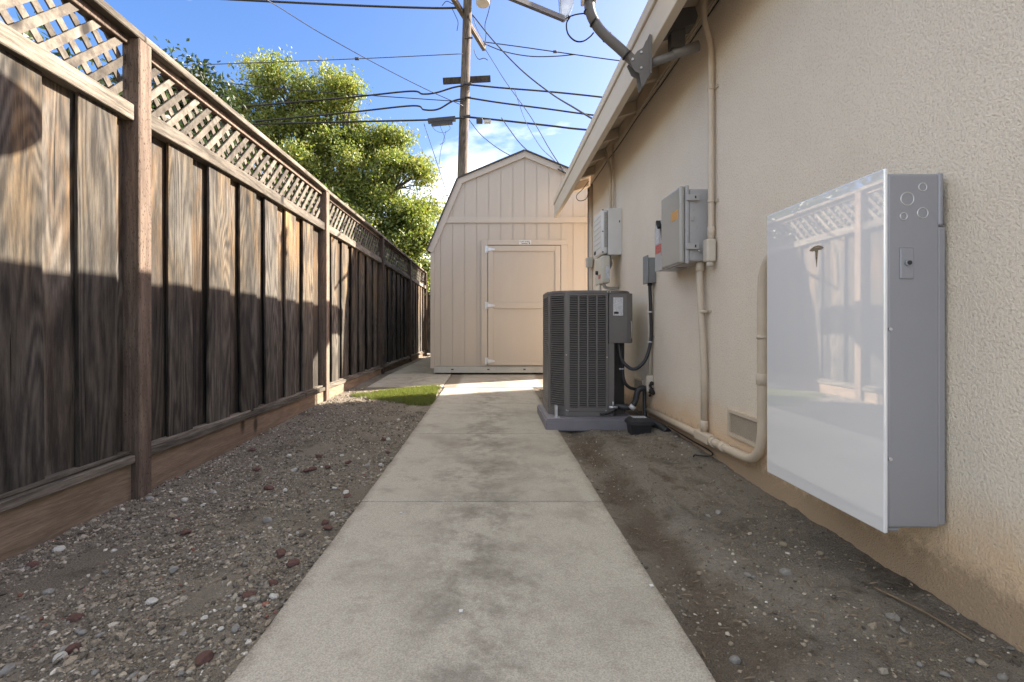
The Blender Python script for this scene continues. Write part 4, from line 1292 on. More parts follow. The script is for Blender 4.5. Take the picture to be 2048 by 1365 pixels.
bm = BM(); pq = W(1178, 2, 2.90); box(bm, pq.x - 0.045, pq.x + 0.045, 2.86, 2.94, pq.z - 0.012, pq.z + 0.10, 0.006); obj('mast_clamp', bm, M['chrome'], sd)
bm = BM(); obox(bm, W(1127, 38, 2.82), W(1000, -14, 2.60), 0.022, 0.028); obj('feed_arm', bm, M['dish_paint'], sd)
bm = BM(); tube(bm, [W(1000, -40, 2.60), W(1000, -12, 2.60)], 0.03, 12); obj('feed_horn', bm, M['transformer'], sd)
bm = BM(); tube(bm, spline([W(1128, 38, 2.83), W(1150, 30, 2.85), W(1170, 27, 2.88)], 6) , 0.004, 6)
tube(bm, spline([W(1140, 34, 2.85), W(1133, 48, 2.85), W(1136, 68, 2.85), W(1150, 82, 2.86), W(1166, 83, 2.88), W(1180, 74, 2.9), W(1187, 66, 2.91)], 6), 0.0045, 6)
tube(bm, spline([W(1215, 72, 2.93), W(1240, 98, 2.94), W(1260, 116, 2.955)], 6), 0.005, 6)
obj('signal_cable', bm, M['cable'], sd)

# service mast standing on the roof beyond the eave (its shadow falls on the fence)
sm = root('service_mast', 'thin power service mast standing on the house roof behind the eave', 'mast', (1.6, 6.1, roof_z(1.6) + 0.15))
bm = BM(); tube(bm, [(1.6, 6.1, roof_z(1.6) + 0.1), (1.6, 6.1, CAMZ + 3.02)], 0.02, 10); obj('pipe', bm, M['galv'], sm)
bm = BM(); tube(bm, [(1.6, 6.1, CAMZ + 3.0), (1.6, 6.1, CAMZ + 3.06), (1.58, 6.12, CAMZ + 3.12)], [0.026, 0.04, 0.02], 10); obj('weatherhead', bm, M['galv'], sm)
bm = BM(); tube(bm, [(1.55, 6.1, CAMZ + 2.86), (1.6, 6.1, CAMZ + 2.90)], 0.03, 10); obj('insulator', bm, M['box_grey'], sm)

# ------------------------------------------------------------------ utility pole
PD = 14.0
up_ = root('utility_pole', 'weathered wooden utility pole rising behind the shed', 'utility pole', (W(924, 355, PD).x, PD, 0))
pb, pt = W(924.5, 360, PD), W(935.5, 0, PD)
ax = (pt - pb) / (pt.z - pb.z)
def on_pole(z): return pb + ax * (z - pb.z)
bm = BM(); zs_ = np.linspace(-0.2, 13.0, 30)
tube(bm, [on_pole(float(z)) for z in zs_], [0.175 - 0.0048 * float(z) for z in zs_], 18)
for v in bm.verts: v.co.x += random.uniform(-.004, .004); v.co.y += random.uniform(-.004, .004)
obj('shaft', bm, M['pole'], up_)
a0, a1 = W(917, 14, PD - 0.25), W(968, 98, 16.1)
bm = BM(); obox(bm, a0 - (a1 - a0) * 0.35, a1, 0.11, 0.14); obj('crossarm', bm, M['pole'], up_)
bm = BM(); c0, c1 = W(886, 163, PD + 0.19), W(981, 158, PD + 0.19); obox(bm, c0, c1, 0.10, 0.16); obj('short_crossarm', bm, M['pole'], up_)
tc0 = W(966, 0, PD - 0.1)
bm = BM(); tube(bm, [(tc0.x, tc0.y, CAMZ + 9.40), (tc0.x, tc0.y, CAMZ + 9.42), (tc0.x, tc0.y, CAMZ + 10.25), (tc0.x, tc0.y, CAMZ + 10.32)], [0.185, 0.2, 0.2, 0.14], 24); tr = obj('transformer_can', bm, M['transformer'], up_)
bm = BM(); obox(bm, on_pole(CAMZ + 9.95), (tc0.x - 0.15, tc0.y, CAMZ + 9.95), 0.06, 0.10); obj('transformer_bracket', bm, M['galv'], up_)
bm = BM(); tube(bm, spline([W(968, 96, 16.0), W(972, 70, 15.5), W(970, 50, 15), W(978, 20, 14.4), W(982, -10, 14)], 6), 0.012, 5)
tube(bm, spline([W(945, 32, 13.9), W(955, 60, 14.2), W(968, 82, 15.2), W(975, 92, 15.8)], 6), 0.010, 5)
tube(bm, spline([W(921, 15, 13.8), W(905, 8, 13.7), W(893, 3, 13.7), W(884, 12, 13.7)], 6), 0.010, 5)
tube(bm, spline([W(903, 15, 13.8), W(910, 30, 13.75), W(916, 45, 13.8), W(914, 62, 13.8)], 6), 0.010, 5)
tube(bm, spline([W(948, 100, 13.8), W(952, 112, 13.8), W(958, 119, 13.8), W(968, 117, 13.8), W(976, 121, 13.8)], 6), 0.011, 5)
obj('jumper_wires', bm, M['cable'], up_)
for py in (82, 236, 172, 200):
    c = on_pole(CAMZ + (VY - py) / FPX * PD)
    bm = BM(); box(bm, c.x - 0.05, c.x + 0.19, c.y - 0.16, c.y - 0.12, c.z - 0.018, c.z + 0.018); obj('hardware', bm, M['bracket_dark'], up_)

CB = []


def cable(px, r, m, label, clamp=None):
    """overhead line through (photo x, photo y, distance) points"""
    pts = [W(*p) for p in px]
    if clamp:
        rt = root('overhead_cable', label, 'cable', tuple(pts[0]), 'overhead cables on the utility pole')
        bm = BM(); tube(bm, spline(pts, 7), r, 6); obj('line', bm, M[m], rt)
        c = W(*clamp); bm = BM(); box(bm, c.x - 0.06, c.x + 0.06, c.y - 0.03, c.y + 0.03, c.z - 0.035, c.z + 0.035, 0.008); obj('insulator', bm, M['rubber'], rt)
        return rt
    bm = BM(); tube(bm, spline(pts, 7), r, 6)
    o = tag(obj('overhead_cable', bm, M[m]), label, 'cable', 'overhead cables on the utility pole')
    return o


D = PD - 0.2
cable([(430, -3, D), (475, 0, D), (700, 11, D), (860, 16.5, D), (925, 16, D)], 0.030, 'cable', 'thick black cable along the top left of the sky')
cable([(520, -8, 11), (560, 16, 11.4), (640, 66, 12), (750, 127, 12.8), (850, 178, 13.4), (926, 212, D)], 0.010, 'cable_grey', 'thin wire sloping down across the blue sky to the pole from upper left')
cable([(300, 134, D), (400, 130, D), (714, 118, D), (926, 108, D)], 0.012, 'cable_grey', 'thin level wire with a small insulator above the tree', clamp=(714, 118, D))
cable([(330, 148, 12), (410, 161, 12.5), (560, 178, 13), (720, 190, 13.5), (926, 204, D)], 0.012, 'cable', 'thin dark wire crossing in front of the upper tree crown')
cable([(380, 221, D), (490, 213, D), (700, 195, D), (820, 183, D), (845, 188.5, D), (872, 186, D), (905, 176, D), (930, 171, D)], 0.024, 'cable', 'upper black telephone cable sagging at the pole on the left side')
cable([(380, 255, D), (500, 244, D), (700, 225, D), (825, 212, D), (848, 220, D), (876, 219, D), (905, 203, D), (930, 197, D)], 0.024, 'cable', 'middle black telephone cable with a dip at the pole on the left side')
g_ = root('overhead_cable', 'lowest left black cable carrying a long splice case near the pole', 'cable', W(930, 236, D), 'overhead cables on the utility pole')
bm = BM(); tube(bm, spline([W(380, 253, D), W(500, 249, D), W(700, 244, D), W(850, 240.5, D), W(930, 236, D)], 7), 0.026, 6); obj('line', bm, M['cable'], g_)
bm = BM(); obox(bm, W(856, 243, D), W(911, 238, D), 0.14, 0.11); obox(bm, W(863, 249, D), W(905, 245, D), 0.12, 0.10); obj('splice_case', bm, M['rubber'], g_)
bm = BM(); tube(bm, spline([W(862, 250, D), W(872, 262, D), W(888, 266, D), W(900, 258, D), W(897, 250, D)], 6), 0.006, 5); tube(bm, spline([W(880, 252, D), W(890, 280, D), W(880, 290, D)], 6), 0.006, 5); obj('slack_wire', bm, M['cable_grey'], g_)
cable([(930, 169, D), (1000, 176, D), (1100, 184, D), (1205, 195, D), (1320, 210, D)], 0.024, 'cable', 'uppermost of three thick cables running right behind the eave')
cable([(930, 195, D), (1000, 206, D), (1100, 219, D), (1180, 230, D), (1320, 247, D)], 0.024, 'cable', 'middle of three thick cables running right behind the eave')
j_ = root('overhead_cable', 'lowest of three thick cables running right, with a small black box', 'cable', W(930, 234, D), 'overhead cables on the utility pole')
bm = BM(); tube(bm, spline([W(930, 234, D), W(1000, 241, D), W(1100, 252, D), W(1172, 260, D), (5.5, D, CAMZ + 5.5)], 7), 0.028, 6); obj('line', bm, M['cable'], j_)
bm = BM(); p = W(959, 241, D); box(bm, p.x - 0.09, p.x + 0.09, p.y - 0.06, p.y + 0.06, p.z - 0.09, p.z + 0.05, 0.01); obj('terminal_box', bm, M['rubber'], j_)
bm = BM(); p = W(975, 243, D); box(bm, p.x - 0.10, p.x + 0.10, p.y - 0.05, p.y + 0.05, p.z - 0.06, p.z + 0.03, 0.01); obj('pale_tag', bm, M['transformer'], j_)
cable([(945, 30, 13.8), (985, 80, 13), (1040, 138, 11.8), (1100, 186, 10.4), (1150, 217, 8.6), (1188, 240, 7.4)], 0.017, 'cable', 'twisted black service line dropping diagonally from the pole top to the eave')
m1 = cable([(965, 84, 16), (1040, 94, 15.6), (1110, 104, 15.2), (1240, 122, 14.5), (1330, 130, 14)], 0.016, 'cable', 'straight wire with a small black clamp running right below the pole top', clamp=(1110, 104, 15.2))
cable([(968, 88, 16), (1010, 104, 15.8), (1060, 113, 15.4), (1110, 113, 15.2), (1150, 109.5, 15)], 0.016, 'cable', 'slack wire hanging just under the clamped upper right wire')
cable([(970, 98, 16), (990, 130, 15), (1012, 165, 14), (1060, 232, 12), (1100, 300, 9.5), (1132, 348, 7.3)], 0.010, 'cable', 'thin wire slanting steeply from the crossarm end to the eave corner')
cable([(938, 240, D), (960, 268, D), (990, 293, D), (1026, 314, D), (1080, 335, D)], 0.012, 'cable_grey', 'thin wire curving down from the pole behind the shed roof')
cable([(1003, 236, D), (1018, 258, 13), (1040, 287, 12), (1068, 312, 10.4), (1100, 330, 9), (1128, 345, 7.4)], 0.013, 'cable', 'wavy black drop wire hanging over the shed ridge to the eave')
cable([(1028, 178, D), (1050, 240, 12.4), (1078, 290, 10.4), (1105, 318, 9), (1130, 346, 7.3)], 0.008, 'cable_grey', 'faint thin drop wire above the shed ridge')
cable([(848, 248, D), (862, 290, D), (880, 345, D), (897, 400, D), (915, 460, D)], 0.010, 'cable', 'thin guy wire dropping left of the pole past the tree edge')
cable([(892, 262, D), (882, 300, D), (878, 330, D)], 0.007, 'cable_grey', 'short loose wire hanging under the splice case')

# ------------------------------------------------------------------ trees
def tree(name, label, base, lobes, n, leaf, pal, seed, group=None, trunk_r=0.16, limbs=True, clump=0.22, sub=0):
    rg = np.random.default_rng(seed); rp = random.Random(seed)
    t = root(name, label, 'tree', base, group)
    base = Vector(base)
    vol = np.array([r[0] * r[1] * r[2] * w for _, r, w in lobes]) ** 0.75
    cen = Vector((0, 0, 0))
    for (c, r, w) in lobes: cen += Vector(c)
    cen /= len(lobes)
    bm = BM()
    fork = base + (cen - base) * 0.42
    tube(bm, spline([base - Vector((0, 0, 0.2)), base + (fork - base) * 0.5 + Vector((0.08, 0.05, 0)), fork], 5), [trunk_r * (1.15 - 0.4 * k / 10) for k in range(11)], 10)
    for (c, r, w) in lobes:
        c = Vector(c)
        mid = fork + (c - fork) * 0.5 + Vector((rp.uniform(-.3, .3), rp.uniform(-.3, .3), rp.uniform(0, .35)))
        P = spline([fork, mid, c], 5)
        tube(bm, P, [trunk_r * 0.55 * (1 - 0.85 * k / (len(P) - 1)) + 0.008 for k in range(len(P))], 6)
        for q in range(9):
            d = Vector((rp.gauss(0, 1), rp.gauss(0, 1), rp.gauss(0.3, 1))).normalized()
            e = c + Vector((d.x * r[0], d.y * r[1], d.z * r[2])) * rp.uniform(.7, 1.0)
            s = P[rp.randrange(len(P) // 2, len(P))]
            tube(bm, spline([s, (s + e) / 2 + Vector((rp.uniform(-.1, .1), rp.uniform(-.1, .1), rp.uniform(-.05, .15))), e], 4), [0.028 - 0.0026 * k for k in range(9)], 4)
    obj('trunk', bm, M['bark'], t)
    per = 26
    nc = n // per
    idx = rg.choice(len(lobes), nc, p=vol / vol.sum())
    C0 = np.array([lobes[i][0] for i in idx]); RR = np.array([lobes[i][1] for i in idx])
    d = rg.normal(size=(nc, 3)); d /= np.linalg.norm(d, axis=1)[:, None]
    rad = rg.random(nc) ** 0.45
    if sub:
        sd_ = rg.normal(size=(len(lobes), sub, 3)); sd_ /= np.linalg.norm(sd_, axis=2)[..., None]
        sd_ *= (rg.random((len(lobes), sub, 1)) ** 0.5) * 0.92
        pick = rg.integers(0, sub, nc)
        C0 = C0 + sd_[idx, pick] * RR
        CC = C0 + d * RR * rad[:, None] * rg.uniform(0.16, 0.36, (nc, 1))
    else:
        CC = C0 + d * RR * rad[:, None] * 1.02
    ctint = rg.random(nc)
    PP = np.repeat(CC, per, 0) + rg.normal(size=(nc * per, 3)) * np.array([clump, clump, clump * 0.62])
    N = len(PP)
    nrm = rg.normal(size=(N, 3)) + np.array([0.3, 0.1, 0.7]); nrm /= np.linalg.norm(nrm, axis=1)[:, None]
    tx = np.cross(nrm, rg.normal(size=(N, 3))); tx /= np.linalg.norm(tx, axis=1)[:, None]
    ty = np.cross(nrm, tx)
    s = leaf * rg.lognormal(0, 0.28, N)[:, None]
    V = np.stack([PP - tx * s, PP - ty * s * 0.52 + nrm * s * 0.12, PP + tx * s, PP + ty * s * 0.52 + nrm * s * 0.12], 1).reshape(-1, 3)
    V -= np.array(base)
    F = np.arange(N * 4).reshape(N, 4)
    me = bpy.data.meshes.new('crown')
    me.from_pydata(V.tolist(), [], F.tolist())
    ct = np.clip(np.repeat(ctint, per) * 0.6 + rg.random(N) * 0.55 - 0.08, 0, 0.999)
    pal = np.array(pal)
    k = ct * (len(pal) - 1); i0 = k.astype(int); f = (k - i0)[:, None]
    col = pal[i0] * (1 - f) + pal[np.minimum(i0 + 1, len(pal) - 1)] * f
    col = col * rg.uniform(0.75, 1.2, (N, 1))
    at = me.color_attributes.new('tint', 'FLOAT_COLOR', 'POINT')
    cc_ = np.ones((N * 4, 4)); cc_[:, :3] = np.repeat(col, 4, 0)
    at.data.foreach_set('color', cc_.ravel())
    me.materials.append(M['leaf'])
    o = bpy.data.objects.new('crown', me); C.objects.link(o); place(o, tuple(base), t)
    return t


def lob(px, py, d, rpx, w=1.0, zs=1.0):
    c = W(px, py, d); r = rpx / FPX * d
    return ((c.x, c.y, c.z), (r, r * 0.95, r * zs), w)


YG = [(0.085, 0.13, 0.032), (0.15, 0.205, 0.048), (0.215, 0.265, 0.058), (0.275, 0.30, 0.068), (0.28, 0.25, 0.068)]
tree('sycamore_tree', 'tall yellow-green tree behind the fence left of the shed', (W(640, 655, 15.5).x, 15.5, -0.1),
     [lob(492, 205, 15, 42, .8), lob(520, 160, 15.5, 42, .8), lob(560, 150, 15, 38, .7), lob(600, 205, 15.5, 60), lob(665, 165, 15.5, 38, .7), lob(690, 205, 15, 48, .9), lob(540, 260, 15, 62, .9),
      lob(640, 285, 15.5, 75, 1), lob(720, 290, 15.5, 66, 1), lob(780, 285, 15.8, 42, 1), lob(835, 345, 15, 42, .8), lob(770, 365, 15, 66, 1.1), lob(680, 375, 14.8, 72, 1.2), lob(610, 350, 14.6, 66, 1.1),
      lob(800, 440, 14.8, 62, 1.3), lob(850, 420, 15.4, 32, .9), lob(720, 455, 14.5, 70, 1.3), lob(820, 510, 14.6, 56, 1.3), lob(650, 450, 14.6, 70, 1.2), lob(560, 420, 14.8, 70, 1), lob(770, 540, 14.6, 60, 1.2), lob(480, 330, 15.4, 70, 1), lob(835, 470, 14.7, 40, 1.6), lob(845, 560, 14.8, 40, 1.6), lob(790, 490, 14.9, 50, 1.5)],
     150000, 0.046, YG, 5, trunk_r=0.22, sub=15, clump=0.19)
DG = [(0.014, 0.026, 0.009), (0.022, 0.040, 0.012), (0.034, 0.056, 0.016), (0.052, 0.078, 0.022)]
tree('evergreen_tree', 'dark green leafy tree just behind the fence lattice', (-5.0, 8.2, -0.1),
     [lob(400, 190, 8.4, 42), lob(350, 165, 8.2, 34), lob(360, 250, 8.2, 75), lob(300, 260, 8.0, 80), lob(420, 280, 8.6, 50)],
     20000, 0.044, DG, 8, trunk_r=0.12, sub=9)
tree('garden_shrub', 'broad dark shrub filling the lattice of the nearest fence bays', (-3.5, 4.6, -0.1),
     [((-3.45, 3.9, 2.55), (0.6, 0.7, 0.55), .9), ((-3.3, 5.0, 2.6), (0.6, 0.8, 0.5), 1), ((-3.4, 6.1, 2.7), (0.7, 0.8, 0.55), 1), ((-3.8, 2.9, 2.35), (0.4, 0.5, 0.4), .35), ((-3.6, 7.3, 2.7), (0.8, 0.8, 0.6), 1), ((-3.5, 5.0, 1.4), (0.8, 1.8, 0.9), .7)],
     11000, 0.045, DG, 9, trunk_r=0.07, clump=0.16)
tree('garden_shrub', 'lighter green shrub behind the far bays of the fence', (-3.6, 10.0, -0.1),
     [((-3.6, 9.0, 2.6), (0.9, 1.0, 0.8), 1), ((-3.7, 10.6, 2.6), (1.0, 1.0, 0.8), 1), ((-3.6, 12.2, 2.4), (1.0, 1.2, 0.7), 1), ((-3.2, 13.6, 2.2), (1.0, 1.0, 0.8), 1)],
     11000, 0.06, [(0.03, 0.05, 0.014), (0.055, 0.08, 0.02), (0.09, 0.115, 0.028)], 10, trunk_r=0.08)

# ------------------------------------------------------------------ lawn patch
LP = [(-1.72, 5.92), (-1.35, 6.30), (-0.95, 6.62), (-0.76, 6.66), (-0.70, 6.30), (-0.69, 5.22), (-0.90, 5.26), (-1.12, 5.46), (-1.40, 5.66)]


def inside(x, y, poly):
    c = False
    for i in range(len(poly)):
        x1, y1 = poly[i]; x2, y2 = poly[i - 1]
        if (y1 > y) != (y2 > y) and x < (x2 - x1) * (y - y1) / (y2 - y1) + x1: c = not c
    return c


V = []; F = []; T = []
for _ in range(26000):
    x = random.uniform(-1.78, -0.66); y = random.uniform(5.15, 6.7)
    jx = 0.05 * (float(vnoise(np.array(x * 11), np.array(y * 11))) - 0.5)
    if not inside(x + 2.2 * jx, y + 2.2 * jx, LP) or random.random() < 2.2 * float(vnoise(np.array(x * 6 + 3), np.array(y * 6))) - 1.35: continue
    z = float(left_z(x, y)) + 0.005
    h = random.uniform(0.028, 0.062); a = random.uniform(0, 6.28); w = random.uniform(0.0016, 0.003); b = random.uniform(-.6, .6)
    lx, ly = math.cos(a + 1.57) * h * b, math.sin(a + 1.57) * h * b
    i = len(V)
    V += [(x - w * math.cos(a), y - w * math.sin(a), z), (x + w * math.cos(a), y + w * math.sin(a), z), (x + lx * .5 + w * .6, y + ly * .5, z + h * .62), (x + lx, y + ly, z + h * .9)]
    F += [(i, i + 1, i + 2), (i, i + 2, i + 3)]
    g = random.random()
    c = (0.125 + 0.09 * g, 0.175 + 0.07 * g, 0.035 + 0.022 * g) if random.random() > .14 else (0.20, 0.17, 0.08)
    T += [c] * 4
me = bpy.data.meshes.new('lawn_grass'); me.from_pydata(V, [], F)
at = me.color_attributes.new('tint', 'FLOAT_COLOR', 'POINT'); at.data.foreach_set('color', np.c_[np.array(T), np.ones(len(T))].ravel())
me.materials.append(M['grass'])
o = bpy.data.objects.new('lawn_grass', me); C.objects.link(o)
tag(o, 'small patch of bright green lawn between fence and path', 'grass', kind='stuff')

# ------------------------------------------------------------------ gravel and stones
_b = bmesh.new(); bmesh.ops.create_icosphere(_b, subdivisions=1, radius=1.0)
ICO_V = np.array([v.co[:] for v in _b.verts]); ICO_F = np.array([[v.index for v in f.verts] for f in _b.faces]); _b.free()
PAL = np.array([(0.22, 0.192, 0.155), (0.28, 0.25, 0.205), (0.155, 0.135, 0.11), (0.37, 0.34, 0.295), (0.10, 0.088, 0.074), (0.29, 0.25, 0.195), (0.22, 0.215, 0.205), (0.55, 0.53, 0.49), (0.20, 0.095, 0.07)])
PW_ = np.array([.20, .16, .20, .12, .19, .07, .04, .03, .012]); PW_ = PW_ / PW_.sum()


def scatter(name, pts, sizes, zf, label):
    n = len(pts)
    q = rng.normal(size=(n, 4)); q /= np.linalg.norm(q, axis=1)[:, None]
    w, x, y, z = q.T
    Rm = np.stack([1 - 2 * (y * y + z * z), 2 * (x * y - z * w), 2 * (x * z + y * w), 2 * (x * y + z * w), 1 - 2 * (x * x + z * z), 2 * (y * z - x * w),
                   2 * (x * z - y * w), 2 * (y * z + x * w), 1 - 2 * (x * x + y * y)], 1).reshape(n, 3, 3)
    an = rng.uniform(0.55, 1.25, (n, 1, 3))
    base = ICO_V[None] * (1 + rng.uniform(-.28, .28, (n, len(ICO_V), 1))) * an
    Vv = np.einsum('nij,nkj->nki', Rm, base)
    Vv[:, :, 2] *= 0.72
    Vv *= sizes[:, None, None]
    Vv[:, :, 0] += pts[:, 0, None]; Vv[:, :, 1] += pts[:, 1, None]
    Vv[:, :, 2] += (zf(pts[:, 0], pts[:, 1]) + sizes * rng.uniform(-.15, .35, n))[:, None]
    Ff = (ICO_F[None] + (np.arange(n) * len(ICO_V))[:, None, None]).reshape(-1, 3)
    me = bpy.data.meshes.new(name); me.from_pydata(Vv.reshape(-1, 3).tolist(), [], Ff.tolist())
    col = PAL[rng.choice(len(PAL), n, p=PW_)] * rng.uniform(.7, 1.2, (n, 1)) * np.array([1.04, 1.0, 0.95])
    cc_ = np.ones((n * len(ICO_V), 4)); cc_[:, :3] = np.repeat(col, len(ICO_V), 0)
    at = me.color_attributes.new('tint', 'FLOAT_COLOR', 'POINT'); at.data.foreach_set('color', cc_.ravel())
    me.materials.append(M['stone'])
    o = bpy.data.objects.new(name, me); C.objects.link(o)
    tag(o, label, 'gravel', kind='stuff')


def spread(n, x0, x1, y0, y1, bias, thr):
    """random points, more of them close to the camera and in noisy drifts"""
    P = np.zeros((0, 2))
    while len(P) < n:
        m_ = n * 3
        y = y0 + (y1 - y0) * rng.random(m_) ** bias
        x = x0 + (x1 - x0) * rng.random(m_)
        keep = (fbm(x * 3.1 + 40, y * 3.1, 3) + 0.25 * rng.random(m_)) > thr
        keep &= ~((x > -1.75) & (x < -0.66) & (y > 5.9) & (y < 6.7))
        P = np.r_[P, np.stack([x, y], 1)[keep]]
    return P[:n]


P = spread(60000, -1.965, -0.672, 0.75, 6.6, 1.75, 0.50)
S = np.clip(rng.lognormal(math.log(0.0036), 0.54, len(P)), 0.0016, 0.0135)
scatter('gravel', P, S, zl, 'loose grey gravel over the dirt beside the fence')
P = spread(7000, 0.565, 1.375, 0.75, 6.4, 1.6, 0.56)
S = np.clip(rng.lognormal(math.log(0.0030), 0.52, len(P)), 0.0018, 0.013)
scatter('gravel', P, S, zr, 'sparse small stones in the packed dirt along the house wall')

STONE = {}
for nm, c1, c2 in (('red', (0.155, 0.078, 0.062), (0.09, 0.047, 0.04)), ('white', (0.62, 0.60, 0.56), (0.48, 0.46, 0.42)), ('grey', (0.33, 0.315, 0.295), (0.23, 0.22, 0.205)), ('tan', (0.36, 0.30, 0.22), (0.26, 0.21, 0.15))):
    STONE[nm] = pm(nm + '_stone', c1, c2, 60, 0.85, 0.7, 160, 0.004)


def stone_mesh(k, m):
    bm = BM(); bmesh.ops.create_icosphere(bm, subdivisions=2, radius=1.0)
    rr = random.Random(k)
    for _ in range(5):
        n = Vector((rr.gauss(0, 1), rr.gauss(0, 1), rr.gauss(0, 1))).normalized(); dd = rr.uniform(.55, .85)
        for v in bm.verts:
            s = v.co.dot(n) - dd
            if s > 0: v.co -= n * s
    for v in bm.verts: v.co *= 1 + rr.uniform(-.05, .05)
    me = bpy.data.meshes.new('stone'); bm.to_mesh(me); bm.free(); me.materials.append(m)
    return me


SM = {c: [stone_mesh(hash_ * 7 + i, STONE[c]) for i in range(4)] for hash_, c in enumerate(STONE)}


def ground_hit(px, py, zf):
    z = -0.02
    for _ in range(12):
        d = FPX * (CAMZ - z) / (py - VY)
        x = (px - VX) / FPX * d
        z = float(zf(np.array(x), np.array(d)))
    return x, d, z


LBL = {'red': ('dark red lava rock lying in the gravel beside the path', 'red rocks in the gravel'), 'white': ('smooth white pebble lying on the ground', 'white pebbles on the ground'),
       'grey': ('grey angular stone lying on the ground', 'grey stones on the ground'), 'tan': ('tan stone lying on the ground', 'tan stones on the ground')}
ST = [('red', 410, 1318, 20, 13), ('red', 147, 1298, 15, 10), ('red', 586, 1127, 14, 8), ('red', 561, 1108, 15, 7), ('red', 547, 1165, 10, 8), ('red', 497, 1190, 14, 7), ('red', 655, 1057, 11, 5), ('red', 650, 1047, 8, 6),
      ('red', 538, 977, 12, 6), ('red', 625, 938, 9, 5), ('red', 615, 942, 9, 4), ('red', 694, 990, 9, 4), ('red', 66, 1130, 13, 7), ('red', 150, 1238, 16, 8), ('red', 372, 1066, 13, 6), ('red', 774, 906, 7, 4), ('red', 768, 878, 7, 4),
      ('red', 637, 915, 8, 4), ('red', 655, 935, 7, 4), ('red', 697, 926, 8, 4), ('red', 505, 900, 9, 4), ('red', 512, 940, 10, 4),
      ('white', 588, 941, 7, 5), ('white', 570, 981, 6, 5), ('white', 692, 985, 7, 5), ('white', 669, 977, 6, 4), ('white', 655, 1004, 6, 5), ('white', 761, 930, 5, 4), ('white', 777, 879, 5, 4), ('white', 548, 1193, 10, 7), ('white', 304, 1203, 13, 7),
      ('white', 120, 1315, 13, 9), ('white', 442, 1258, 7, 4), ('white', 408, 1237, 8, 5), ('white', 406, 1010, 6, 4), ('white', 578, 912, 6, 4), ('white', 684, 911, 5, 3), ('white', 118, 1098, 11, 6), ('white', 228, 1102, 6, 4), ('white', 369, 1000, 7, 4), ('white', 665, 1028, 6, 4), ('white', 797, 840, 4, 3),
      ('grey', 535, 1041, 11, 7), ('grey', 471, 1257, 10, 8), ('grey', 478, 1218, 8, 5), ('grey', 97, 1186, 11, 6), ('grey', 14, 1340, 16, 10), ('grey', 165, 1265, 8, 5), ('grey', 360, 1347, 8, 6), ('grey', 300, 998, 9, 5), ('grey', 347, 1143, 9, 6), ('grey', 424, 985, 9, 4),
      ('grey', 268, 1352, 10, 6), ('grey', 190, 1345, 9, 6), ('grey', 735, 932, 8, 3), ('grey', 556, 1110, 7, 4), ('tan', 345, 1035, 8, 4), ('tan', 516, 1143, 7, 4), ('tan', 40, 1300, 9, 6)]
cnt = 0
for c, px, py, rx, rz_ in ST:
    x, d, z = ground_hit(px, py + rz_ * 0.4, zl)
    s = rx / FPX * d
    o = inst('rock' if c == 'red' else ('pebble' if c == 'white' else 'stone'), SM[c][cnt % 4], (x, d, z + 0.25 * s))
    o.scale = (s, s * random.uniform(.7, 1.0), s * min(0.8, rz_ / rx * 1.0)); o.rotation_euler = (random.uniform(-.2, .2), random.uniform(-.2, .2), random.uniform(0, 6.28))
    tag(o, LBL[c][0], 'stone', LBL[c][1]); cnt += 1
RT = [('grey', 1571, 1145, 14, 7), ('grey', 1785, 1236, 13, 8), ('grey', 1495, 1150, 8, 4), ('grey', 1508, 1153, 6, 4), ('grey', 1470, 1320, 12, 8), ('grey', 1415, 1032, 7, 3), ('grey', 1437, 1025, 8, 4),
      ('tan', 1566, 1091, 8, 5), ('tan', 1640, 1107, 7, 4), ('tan', 1582, 1062, 6, 4), ('tan', 1725, 1140, 6, 4), ('tan', 1822, 1290, 8, 6), ('tan', 1462, 1288, 6, 4), ('tan', 1400, 1147, 7, 3), ('tan', 1321, 878, 5, 3),
      ('grey', 1940, 1320, 10, 6), ('grey', 2005, 1355, 10, 7), ('grey', 1890, 1350, 9, 6), ('grey', 1840, 1330, 8, 5)]
for c, px, py, rx, rz_ in RT:
    x, d, z = ground_hit(px, py + rz_ * 0.4, zr)
    s = rx / FPX * d
    o = inst('stone', SM[c][cnt % 4], (x, d, z + 0.25 * s))
    o.scale = (s, s * random.uniform(.7, 1.0), s * min(0.8, rz_ / rx)); o.rotation_euler = (random.uniform(-.2, .2), random.uniform(-.2, .2), random.uniform(0, 6.28))
    tag(o, 'grey stone half sunk in the dirt below the house wall' if c == 'grey' else 'pale tan stone in the dirt below the house wall', 'stone', 'stones in the dirt by the wall: ' + c); cnt += 1

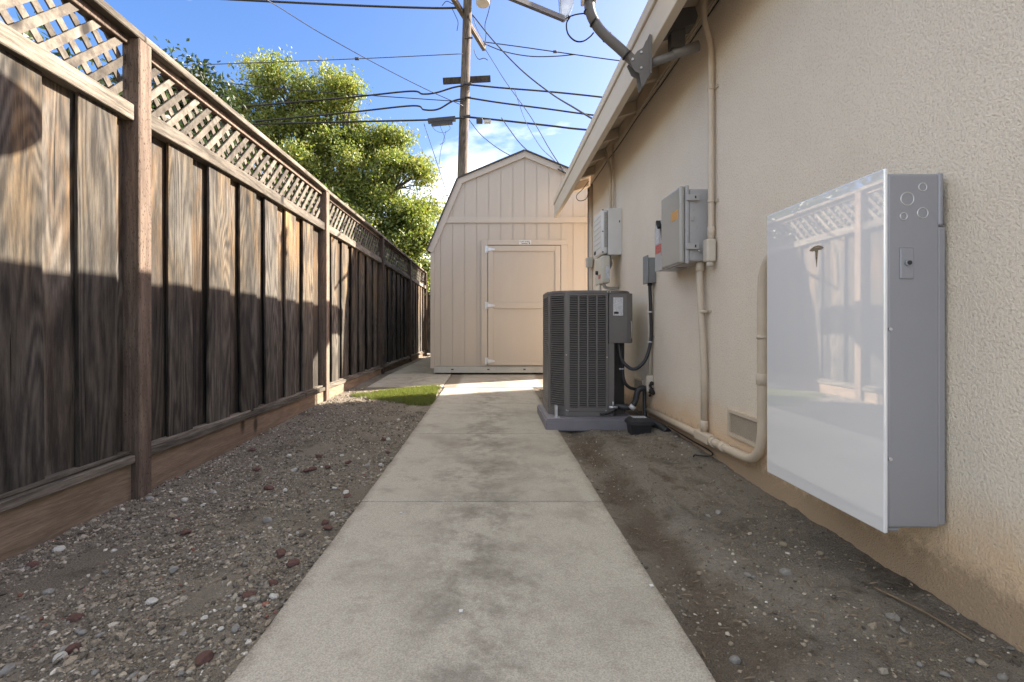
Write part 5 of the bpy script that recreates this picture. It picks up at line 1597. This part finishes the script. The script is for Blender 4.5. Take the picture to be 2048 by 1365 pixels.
# small litter
x0, y0, z0 = ground_hit(1748, 1180, zr); x1, y1, z1 = ground_hit(1945, 1287, zr)
pipe('stick', [(x0, y0, z0 + .008), ((x0 + x1) / 2 + .006, (y0 + y1) / 2, (z0 + z1) / 2 + .012), (x1, y1, z1 + .008)], 0.004, 'litter', 'thin dry brown stick lying along the dirt under the battery', 'stick', seg=6)
for k, (px, py, lb) in enumerate(((802, 1027, 'tiny white chip on the path left of centre past the joint'), (922, 1224, 'tiny white chip on the near middle of the path'), (1303, 1173, 'tiny white chip at the right edge of the path'))):
    d = FPX * CAMZ / (py - VY); x = (px - VX) / FPX * d
    bm = BM(); box(bm, x - 0.006, x + 0.006, d - 0.006, d + 0.006, 0.001, 0.005, 0.001); tag(obj('paper_chip', bm, M['inverter']), lb, 'litter', 'white chips on the path')
V = []; F = []
for _ in range(1800):
    if random.random() < .5: x = random.uniform(-1.95, -0.7); y = random.uniform(1.0, 6.0); z = float(zl(np.array(x), np.array(y)))
    else: x = random.uniform(0.58, 1.37); y = random.uniform(0.9, 4.2); z = float(zr(np.array(x), np.array(y)))
    if random.random() < .25 and x < 0: x = random.uniform(-1.95, -1.6); y = random.uniform(6.4, 8.4); z = float(zl(np.array(x), np.array(y)))
    a = random.uniform(0, 6.28); l = random.uniform(.006, .022); w = random.uniform(.001, .004)
    i = len(V); ca, sa = math.cos(a), math.sin(a); h = random.uniform(.002, .008)
    V += [(x - l * ca, y - l * sa, z + .003), (x + w * sa, y - w * ca, z + h), (x + l * ca, y + l * sa, z + .004 + h), (x - w * sa, y + w * ca, z + .003 + h)]
    F.append((i, i + 1, i + 2, i + 3))
me = bpy.data.meshes.new('leaf_litter'); me.from_pydata(V, [], F); me.materials.append(M['litter'])
o = bpy.data.objects.new('leaf_litter', me); C.objects.link(o); tag(o, 'scattered dry leaf scraps over the dirt strips', 'litter', kind='stuff')

ORD = ['nearest', 'second nearest', 'third nearest', 'fourth nearest', 'fifth nearest', 'sixth nearest']
FAR = {}
for o in list(C.objects):
    if o.get('category') == 'stone': FAR.setdefault((o['group'], o['label']), []).append(o)
for (g, lb), os_ in FAR.items():
    os_.sort(key=lambda q: q.location.y)
    what, where = {'dark red lava': ('dark red lava rock', 'in the gravel left of the path'), 'smooth white ': ('white pebble', 'in the gravel left of the path'), 'grey angular ': ('grey stone', 'in the gravel left of the path'),
                   'tan stone lyi': ('tan stone', 'in the gravel left of the path'), 'grey stone ha': ('grey stone', 'in the dirt under the house wall'), 'pale tan ston': ('pale tan stone', 'in the dirt under the house wall')}[lb[:13]]
    for k, q in enumerate(os_):
        q['label'] = '%s %s, %s to camera' % (what, where, ORD[k]) if k < 6 else 'small %s %s, beyond the six nearest' % (what, where)
